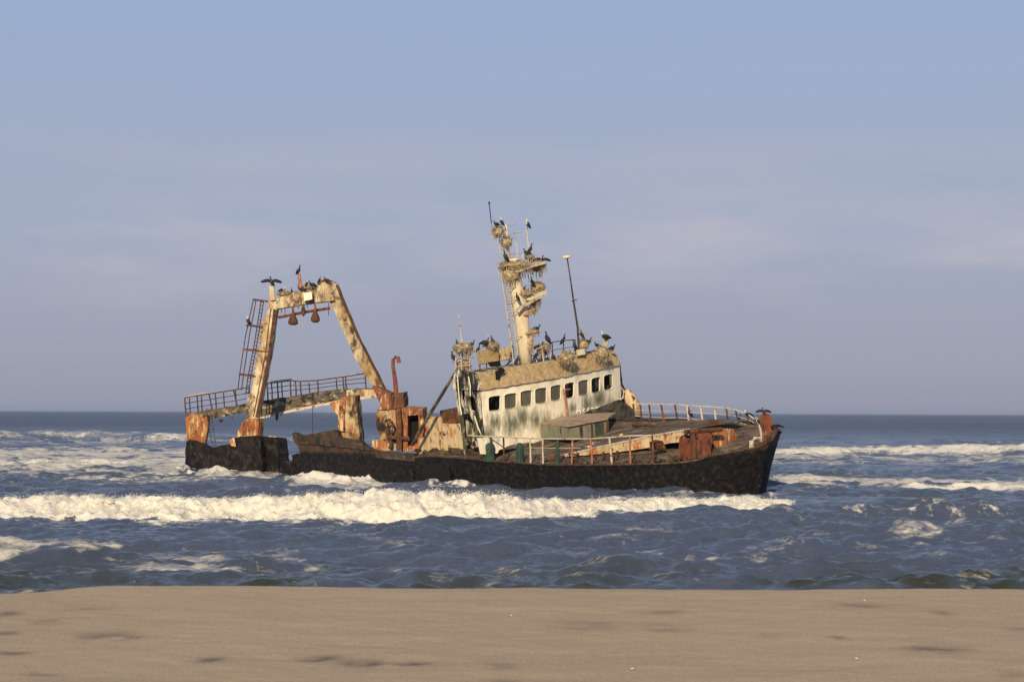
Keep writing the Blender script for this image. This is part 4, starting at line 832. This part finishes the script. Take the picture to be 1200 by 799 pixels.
rail('side_railing', stt, stb, onStb, onStb, None, M['lightbar'], ship, .04, [M['rust'], M['rust'], M['green'], M['rust'], M['lightbar'], M['lightbar'], M['lightbar'], M['green'], M['redbar'], M['redbar'], M['lightbar'], M['redbar'], M['rust']], .055)
b = MB(); b.tube([onStb(621, 524.5), onStb(653, 525), onStb(680, 525)], .02, 4); b.build('side_wire', M['lightbar'], ship)
for i, (x, y0, y1, r, m) in enumerate([(573.5, 519, 539.5, .30, 'green'), (609, 519, 541, .22, 'rust'), (653.5, 516, 544, .11, 'green')]):
    b = MB(); f_ = onStb; P = [f_(x, y1), f_(x, (y0 + y1) / 2 + 4), f_(x, y0 + 5), f_(x, y0 + 1.5), f_(x, y0)]; b.tube(P, [r * 1.1, r, r * 1.02, r * .85, r * .4], 9); o = b.build('bollard', M['green'], ship, smooth=False)
b = MB(); rg = random.Random(5)
for i in range(160):
    x = rg.uniform(560, 860); p = onStb(x, np.interp(x, [560, 640, 750, 815, 862], [540, 544, 543, 540, 529])) + PD * rg.uniform(.1, 1.6); t, v, w = tvw(p); b.blob(p + UW * rg.uniform(-.08, .05), rg.uniform(.08, .25), .2, rg.uniform(.04, .12), i, .4, 7, 5)
tag(b.build('deck_debris', M['plating'], ship), kind='stuff')
# windlass and rusty foredeck gear
wl = MB(); f_ = onT(2.6)
def drum(mb, x0, y0, x1, y1, t, dep, seed):
    A = pj(jag([(x0 + 1, y0 + 4), (x0 + 4, y0 + 1), ((x0 + x1) / 2, y0), (x1 - 3, y0 + 1), (x1, y0 + 6), (x1 - .5, y1 - 8), (x1 - 3, y1 - 1), ((x0 + x1) / 2, y1), (x0 + 2, y1 - 3), (x0, y1 - 10)], .7, 4, seed), onT(t)); mb.prism(A, BK * dep)
drum(wl, 795, 509, 812.5, 540, 2.9, .9, 2); wo_ = wl.build('windlass', M['redrust'], ship)
b = MB(); drum(b, 815, 504, 834, 539, 2.5, .9, 3); b.build('windlass_drum', M['redrust'], wo_)
b = MB(); b.tube([onT(2.3)(812, 508), onT(2.3)(814, 540)], .14, 7); b.tube([onT(2.6)(803, 506), onT(2.5)(845, 503)], .13, 7); b.build('windlass_shaft', M['rust'], wo_)
plate('gear_housing', [(833, 503), (846, 501.5), (862, 502), (863, 514), (858, 526), (849, 528), (839, 528), (836, 516)], onT(3.2), BK * 1.1, M['orange'], wo_, (.7, 4, 6))
plate('hatch_block', [(829, 493), (834, 492), (845, 492), (846, 500.5), (830, 501)], onT(5.5), BK * .8, M['rust'], ship, (.6, 3, 3))
b = MB(); b.tube(pj([(762, 526), (762.5, 519), (768, 517), (775, 518), (778, 524)], onT(5.2)), .10, 6); b.tube(pj([(763, 524), (778, 525)], onT(5.2)), .14, 6); b.blob(onT(5.3)(770, 522), .25, .2, .15, 3, .3); b.build('fairlead', M['rust'], ship)
b = MB(); b.tube(pj([(881, 525), (880.5, 517), (884, 513.5), (890, 513.5), (893, 517)], onT(.6)), [.13, .13, .10, .10, .10], 7); b.build('fairlead', M['lightbar'], ship)
b = MB()
for pts, r in [([(797, 500), (812, 498), (826, 500)], .2), ([(742, 498), (760, 499), (780, 500)], .12), ([(700, 529), (712, 527)], .12), ([(706, 536), (709, 524), (714, 523)], .08), ([(722, 536), (724, 528)], .09), ([(640, 537), (652, 535)], .1)]: tubes('deck_scrap', [pj(pts, onD(.15))], r, M['rust'], ship)
rg = random.Random(21)
for k in range(22):
    x = rg.uniform(640, 860); y = np.interp(x, [640, 760, 860], [530, 505, 508]) + rg.uniform(-4, 10) * (1 if x < 840 else .3); p = onD(.12)(x, y)
    t_, v_, w_ = tvw(p)
    if t_ < .8 or t_ > 13 or abs(v_) > bhalf(t_) - .5: continue
    d_ = (AF * rg.uniform(-1, 1) + SB * rg.uniform(-1, 1) + UW * rg.uniform(-.1, .35)).normalized() * rg.uniform(.15, .5)
    b = MB()
    if k % 3: b.tube([p - d_, p + UW * .05, p + d_], rg.uniform(.03, .08), 5)
    else: b.box(p, d_ * .5, d_.cross(UW).normalized() * .15, UW * .10)
    b.build('deck_scrap', M[rg.choice(['rust', 'redrust', 'cream_rust', 'lightbar', 'plating'])], ship)
# stem post and bulwark at the bow
plate('stem_post', [(903.5, 517), (905, 508), (901.5, 500), (899, 491), (896.5, 485.5), (892.5, 485), (890.5, 492), (893, 503), (893, 517)], onV(.15), PD * .3, M['redrust'], j=(.7, 3, 4))
b = MB(); b.tube(pj([(893, 514), (891, 503), (888, 494), (886, 489)], onV(-.2)), .06, 5); b.build('stem_stay', M['lightbar'], ship)
b = MB(); b.tube(pj([(903, 503), (907, 499.5), (912, 498.3), (919, 500.5)], onV(0)), [.10, .10, .07, .03], 6); b.build('curved_strip', M['hull'], ship)  # dark curved strip modelled in place of a cormorant's wing
b = MB(); bl = [onStb(x, y) for x, y in ((904, 515), (896, 519), (885, 522))]; b.tube([onV(0)(908, 500), onV(0)(909, 506)] + bl, .10, 6); b.build('bow_rim', M['plating'], ship)

# ================================================================== NESTS (each a thing resting on the wreck)
nest_m = M['twig']
def nest(px, py, wpx, hpx, fn, label, seed, hang=.3, dens=1.0):
    c = fn(px, py); s = c.y / F_PX; rx, rz = wpx / 2 * s, hpx / 2 * s; b = MB(); rn = random.Random(seed)
    b.blob(c, rx * .85, rx * .75, rz * .85, seed, .18, 12, 8)
    for k in range(int(150 * dens)):
        th = rn.uniform(0, 6.283); ph = rn.uniform(-1.2, 1.2); n = Vector((math.cos(th) * math.cos(ph) * rx, math.sin(th) * math.cos(ph) * rx * .85, math.sin(ph) * rz)); p = c + n * rn.uniform(.85, 1.06)
        d = Vector((-math.sin(th), math.cos(th), rn.uniform(-.35, .35))) + Vector((rn.gauss(0, .5), rn.gauss(0, .5), rn.gauss(0, .4)))
        if rn.random() < hang: d = Vector((rn.gauss(0, .25), rn.gauss(0, .25), -1)); p = p - Vector((0, 0, rz * .5))
        d = d.normalized() * rn.uniform(.10, .26) * (rx / .5 + .4) * .6; b.tube([p - d, p + d], rn.uniform(.008, .018), 3)
    o = b.build('nest', nest_m, origin=c); tag(o, label, 'nest', 'twig nests on the wreck'); return o
mT = onT(tM - .2)
nest(584, 271, 15, 13, mT, 'small round twig nest, topmost on the mast, under the two birds', 1)
nest(593.5, 283.5, 14, 14, mT, 'round twig nest wrapped round the white pole below the topmost nest', 2)
nest(604, 312, 40, 14, mT, 'widest shaggy nest filling the left of the upper mast platform', 3, .4, 2)
nest(629, 312, 24, 14, mT, 'shaggy nest on the right end of the upper mast platform', 4, .5, 1.3)
nest(620, 301, 13, 6, mT, 'flat little nest on a stub above the upper mast platform', 5, .1, .6)
nest(598, 322, 22, 16, mT, 'ragged twigs hanging below the upper mast platform against the column', 6, .7, 1.2)
nest(630, 336.5, 18, 14, mT, 'bulky nest on the outer end of the middle mast platform', 7, .3, 1.2)
nest(613, 344, 24, 11, mT, 'long low nest along the middle mast platform beside the column', 8, .2, 1.3)
nest(625, 354, 20, 10, mT, 'dark nest tucked below the middle mast platform strut', 9, .4)
nest(621, 364, 17, 7, mT, 'flat nest on the third mast shelf down', 10, .2)
nest(624, 389, 17, 6, onT(tM - .3), 'flat nest on the lowest mast shelf under a crouching bird', 11, .3)
nest(620.5, 400, 11, 20, onT(tM - .35), 'twigs trailing down the mast column below the lowest shelf', 23, .8, .8)
nest(664, 419.5, 20, 18, onT(15.6), 'round pale rimmed nest stuck to the brown roof slope', 12, .1, 1.6)
nest(684, 403, 13, 13, onT(17.1), 'nest on the bridge roof at the foot of the tall aerial', 13, .2)
nest(706, 413, 18, 16, onT(16.6), 'nest spilling over the roof slope at its right end', 14, .5, 1.4)
nest(577, 405, 18, 9, tb, 'twig nest on top of the brown box on the bridge roof', 15, .2)
nest(543, 408, 24, 13, onT(19.6), 'ragged nest on the broken rails at the left end of the bridge', 16, .4, 1.5)
nest(543, 427, 19, 15, onT(19.8), 'tangle of twigs hanging below the ragged nest at the left end of the bridge', 17, .7, 1.3)
nest(637, 408, 18, 12, onT(16.8), 'messy nest between the roof rails just right of the mast foot', 18, .3, 1.2)
nest(333, 344, 17, 7, lambda x, y: cbf(x, y) + Vector((0, .3, 0)), 'pale twig nest on the left half of the stern gantry crossbeam', 19, .1)
nest(360, 337, 24, 5, lambda x, y: cbf(x, y) + Vector((0, .3, 0)), 'thin nest on the gantry crossbeam right of the red stub post', 20, .1)
nest(347, 348, 13, 15, lambda x, y: cbf(x, y) + Vector((0, -.02, 0)), 'tan mat of nest material spilling down the front of the gantry crossbeam', 21, .6)
nest(310, 384, 9, 20, lf, 'clump of nest twigs caught between the cage ladder and the gantry leg', 22, .5)

# ================================================================== BIRDS
def bird(px, py, hpx, fn, face, pose, label, seed=0, white=0):
    """feet at (px,py); face +1 looks to the right, -1 to the left"""
    p = fn(px, py); s = hpx * p.y / F_PX; rb = random.Random(seed); b = MB(); yaw = rb.uniform(-.5, .5) + (0 if face > 0 else math.pi)
    fx = Vector((math.cos(yaw), math.sin(yaw), 0)); sd = Vector((-math.sin(yaw), math.cos(yaw), 0)); z = Vector((0, 0, 1))
    def q(a, h, l=0): return p + (fx * a + z * h + sd * l) * s
    hm = 1 if white else 0
    if pose == 'up':
        body = [(-.36, .02, .03), (-.26, .12, .08), (-.16, .26, .135), (-.05, .42, .16), (.03, .56, .135), (.06, .66, .08), (.05, .75, .055), (.06, .84, .05), (.09, .91, .062), (.14, .93, .05), (.19, .925, .022)]
    elif pose == 'sit':
        body = [(-.75, .20, .03), (-.55, .26, .10), (-.3, .32, .20), (0, .36, .25), (.25, .44, .20), (.38, .60, .10), (.38, .76, .075), (.42, .88, .085), (.50, .90, .065), (.58, .89, .03)]
    elif pose == 'spread':
        body = [(-.30, .0, .04), (-.22, .14, .09), (-.1, .32, .15), (0, .5, .15), (.05, .64, .09), (.06, .76, .06), (.09, .88, .07), (.15, .92, .055), (.22, .92, .02)]
    body = [(a, h, r * (1.2 if h < .7 else 1.12)) for a, h, r in body]
    P = [q(a, h) for a, h, r in body]; rr = [(r * s * .85, r * s) for a, h, r in body]; n_ = 9
    nb0 = len(b.f); b.tube(P, rr, n_)
    if white:      # pale head, throat and breast faces
        for k in range(nb0, len(b.f)):
            c = sum((b.v[i] for i in b.f[k]), Vector()) / len(b.f[k]); rel = (c - p) / s
            if (rel.z > .64 and white >= 1) or (white >= 2 and rel.dot(fx) > .02 and rel.z > .3): b.m[k] = 1
    hx = body[-2]; b.tube([q(hx[0], hx[1]), q(hx[0] + (.13 if pose != 'sit' else .2), hx[1] - .01)], [.028 * s, .008 * s], 5, 2)
    if pose == 'up':
        for sg in (1, -1): b.tube([q(-.0, .58, .11 * sg), q(-.1, .42, .16 * sg), q(-.22, .22, .12 * sg), q(-.34, .05, .04 * sg)], [(.05 * s, .03 * s), (.11 * s, .05 * s), (.09 * s, .04 * s), (.02 * s, .02 * s)], 6)
        for sg in (1, -1): b.tube([q(-.06, .3, .06 * sg), q(-.02, -.02, .06 * sg), q(.09, -.03, .07 * sg)], .022 * s, 4)
    elif pose == 'sit':
        for sg in (1, -1): b.tube([q(.25, .46, .17 * sg), q(-.05, .42, .23 * sg), q(-.4, .32, .16 * sg), q(-.72, .24, .05 * sg)], [(.07 * s, .05 * s), (.15 * s, .06 * s), (.10 * s, .05 * s), (.02 * s, .02 * s)], 6)
        for sg in (1, -1): b.tube([q(0, .2, .08 * sg), q(.03, -.02, .08 * sg), q(.14, -.03, .09 * sg)], .03 * s, 4)
    else:
        wx = Vector((1, .25, 0)).normalized()
        for sg in (1, -1):
            root = q(-.0, .58); tips = [(0, .0), (.28, .16), (.55, .13), (.85, .02), (1.0, -.10)]
            vs = []; ch = [.24, .30, .32, .26, .06]
            for (a, h), c_ in zip(tips, ch):
                up_ = root + (wx * sg * a + z * h) * s; lo_ = root + (wx * sg * (a + .04) + z * (h - c_)) * s; m_2 = (up_ + lo_) / 2 - Vector((0, .04 * s, 0)); vs += [up_, m_2, lo_, m_2 + Vector((0, .05 * s, 0))]
            b.add(vs, [(i * 4 + j, i * 4 + (j + 1) % 4, (i + 1) * 4 + (j + 1) % 4, (i + 1) * 4 + j) for i in range(4) for j in range(4)] + [(16, 17, 18, 19), (3, 2, 1, 0)])
        for sg in (1, -1): b.tube([q(-.06, .3, .06 * sg), q(-.02, -.02, .06 * sg), q(.09, -.03, .07 * sg)], .022 * s, 4)
    o = b.build('cormorant', [M['plume'], M['pale'], M['bill']], smooth=True, origin=p)
    tag(o, label, 'bird', 'cormorants perched on the wreck'); return o
mB = onT(tM - .3); rB = onT(16.9); gB = lambda x, y: CAM + ray(x, y) * 138.7
BIRDS = [
 (318, 336, 12.5, gB, -1, 'spread', 'black cormorant drying both wings on the pale stub left of the stern gantry', 0),
 (350.5, 322, 12, gB, 1, 'up', 'cormorant perched on the red stub post above the stern gantry', 0),
 (331, 343, 8, gB, 1, 'sit', 'pale breasted young bird on the left nest of the gantry crossbeam', 2),
 (360, 337, 10, gB, 1, 'up', 'pale headed bird standing on the gantry crossbeam right of the red post', 1),
 (353.5, 342, 9, gB, -1, 'sit', 'dark bird crouching at the foot of the red post on the gantry', 0),
 (290.5, 381.5, 12, lf, -1, 'up', 'brown bird with pale head alone on the cage ladder platform', 1),
 (581.5, 265, 7, mB, -1, 'sit', 'dark bird lying low on the left side of the topmost mast nest', 0),
 (587.5, 265, 11, mB, -1, 'up', 'white headed bird on the right side of the topmost mast nest', 1),
 (618, 268, 12.5, mB, -1, 'up', 'pale fronted bird standing on the tip of the thin white pole', 2),
 (596.5, 283, 7, mB, 1, 'up', 'small dark bird on the nest wrapped round the white pole', 0),
 (592, 307, 14, mB, -1, 'up', 'upright black bird on the left edge of the upper mast platform', 0),
 (617.5, 299, 8, mB, -1, 'sit', 'black bird sitting on the flat nest above the upper mast platform', 0),
 (622, 297, 12, mB, 1, 'up', 'black bird upright beside the thin white pole at mid height', 0),
 (635, 310, 11, mB, 1, 'spread', 'black bird with wings open at the right end of the upper mast platform', 0),
 (623.5, 336, 12, mB, -1, 'up', 'slim dark bird upright beneath the upper mast platform', 0),
 (613, 341, 7, mB, 1, 'sit', 'small dark bird beside the column on the middle mast platform', 0),
 (606, 353, 11, onT(tM - .75), -1, 'up', 'dark bird clinging against the front of the mast column', 0),
 (628.5, 388.5, 9, mB, 1, 'sit', 'plump black bird crouching on the lowest mast shelf', 0),
 (641, 403, 15, rB, -1, 'up', 'tall bird with raised head on the roof rail nearest the mast', 0),
 (660.5, 404, 13, rB, 1, 'up', 'lone black bird perched on the middle of the roof rail', 0),
 (673, 411, 13, rB, -1, 'up', 'dark bird behind the aerial pole foot, on its left', 0),
 (681.5, 397, 11, rB, -1, 'up', 'black bird standing on the nest at the aerial foot', 0),
 (709.5, 398.5, 11, onT(17.2), -1, 'sit', 'white headed black backed bird at the right end of the bridge roof', 1),
 (606, 427, 11, rB, 1, 'up', 'black bird with raised bill at the foot of the mast, on its left', 0),
 (577, 405, 12, tb, -1, 'up', 'bird with grey head on the nest above the brown roof box', 0),
 (631, 411, 11, rB, 1, 'sit', 'dark bird low beside the right foot of the mast', 0),
 (638, 416, 10, onT(16.5), -1, 'up', 'dark bird standing between the short pale roof rails', 0),
 (629, 421, 12, onT(16.5), 1, 'up', 'dark bird in the shade of the mast foot behind the pale rail', 0),
 (561, 413, 10, tb, 1, 'up', 'dark bird at the left end of the brown roof box', 0),
 (530.5, 424, 13, onT(19.9), -1, 'up', 'dark bird hanging at the far left end of the bridge top', 0),
 (535.5, 406, 9, onT(19.8), -1, 'up', 'dark bird on top of the ragged nest left of the whip aerial', 0),
 (552, 407, 9, onT(19.6), 1, 'sit', 'brownish bird on the ragged nest right of the whip aerial', 0),
 (700, 407, 7, onT(17), -1, 'sit', 'small dark bird at the left side of the right hand roof nest', 0),
 (717.5, 410, 7, onT(17.2), 1, 'sit', 'small dark bird at the outermost right corner of the bridge roof', 0),
 (808, 489, 12, onPort, -1, 'up', 'dark bird perched in the middle of the long bow rail', 0),
 (867, 494, 10, onPort, 1, 'up', 'dark bird on the bow rail, second from the stem', 0),
 (877, 489, 9, onPort, -1, 'sit', 'bird with white head on the end of the bow rail', 1),
 (894.5, 487, 10, onV(.1), -1, 'spread', 'cormorant drying its wings on top of the rusty stem post', 0),
 (888.5, 497, 9, onV(-.1), -1, 'up', 'white faced bird just below the spread winged one at the stem', 1),
 (383, 331, 7, gB, -1, 'sit', 'dark bird amid the torn plates at the right end of the gantry', 0),
 (342, 345, 8, gB, -1, 'up', 'dark bird half hidden in the nest left of the pale square box on the gantry', 0),
 (366, 336.5, 8, gB, -1, 'sit', 'low dark bird between the red stub post and the torn gantry plates', 0),
 (648, 421, 9, onT(16.5), -1, 'up', 'dark bird just left of the pale rimmed nest on the roof slope', 0),
 (689, 404, 9, rB, 1, 'sit', 'dark bird on the right edge of the nest at the aerial foot', 0),
 (644, 412, 10, rB, 1, 'up', 'dark bird leaning on the roof rail post between two standing birds', 0),
 (568, 405, 10, tb, 1, 'sit', 'dark bird crouched on the left half of the nest over the brown roof box', 0),
 (374.5, 332, 8, gB, 1, 'up', 'small dark bird at the left edge of the torn gantry plates', 0),
]
for i, (px, py, h, fn, fc_, pose, lab, wh) in enumerate(BIRDS): bird(px, py, h, fn, fc_, pose, lab, i, wh)
# ================================================================== AIR
b = MB(); b.box(Vector((0, 8000, 7)), Vector((9000, 0, 0)), Vector((0, 8600, 0)), Vector((0, 0, 12)))
mz = bpy.data.materials.new('sea_haze'); mz.use_nodes = True; tz = mz.node_tree; tz.nodes.clear()
oz = tz.nodes.new('ShaderNodeOutputMaterial'); pz = tz.nodes.new('ShaderNodeVolumePrincipled'); pz.inputs['Color'].default_value = (.48, .58, .80, 1); pz.inputs['Density'].default_value = .00007
tz.links.new(pz.outputs[0], oz.inputs['Volume']); hzo = b.build('haze', mz); tag(hzo, 'thin sea haze over the water', kind='stuff')
for o in list(bpy.data.objects):
    if '_o' in o: del o['_o']
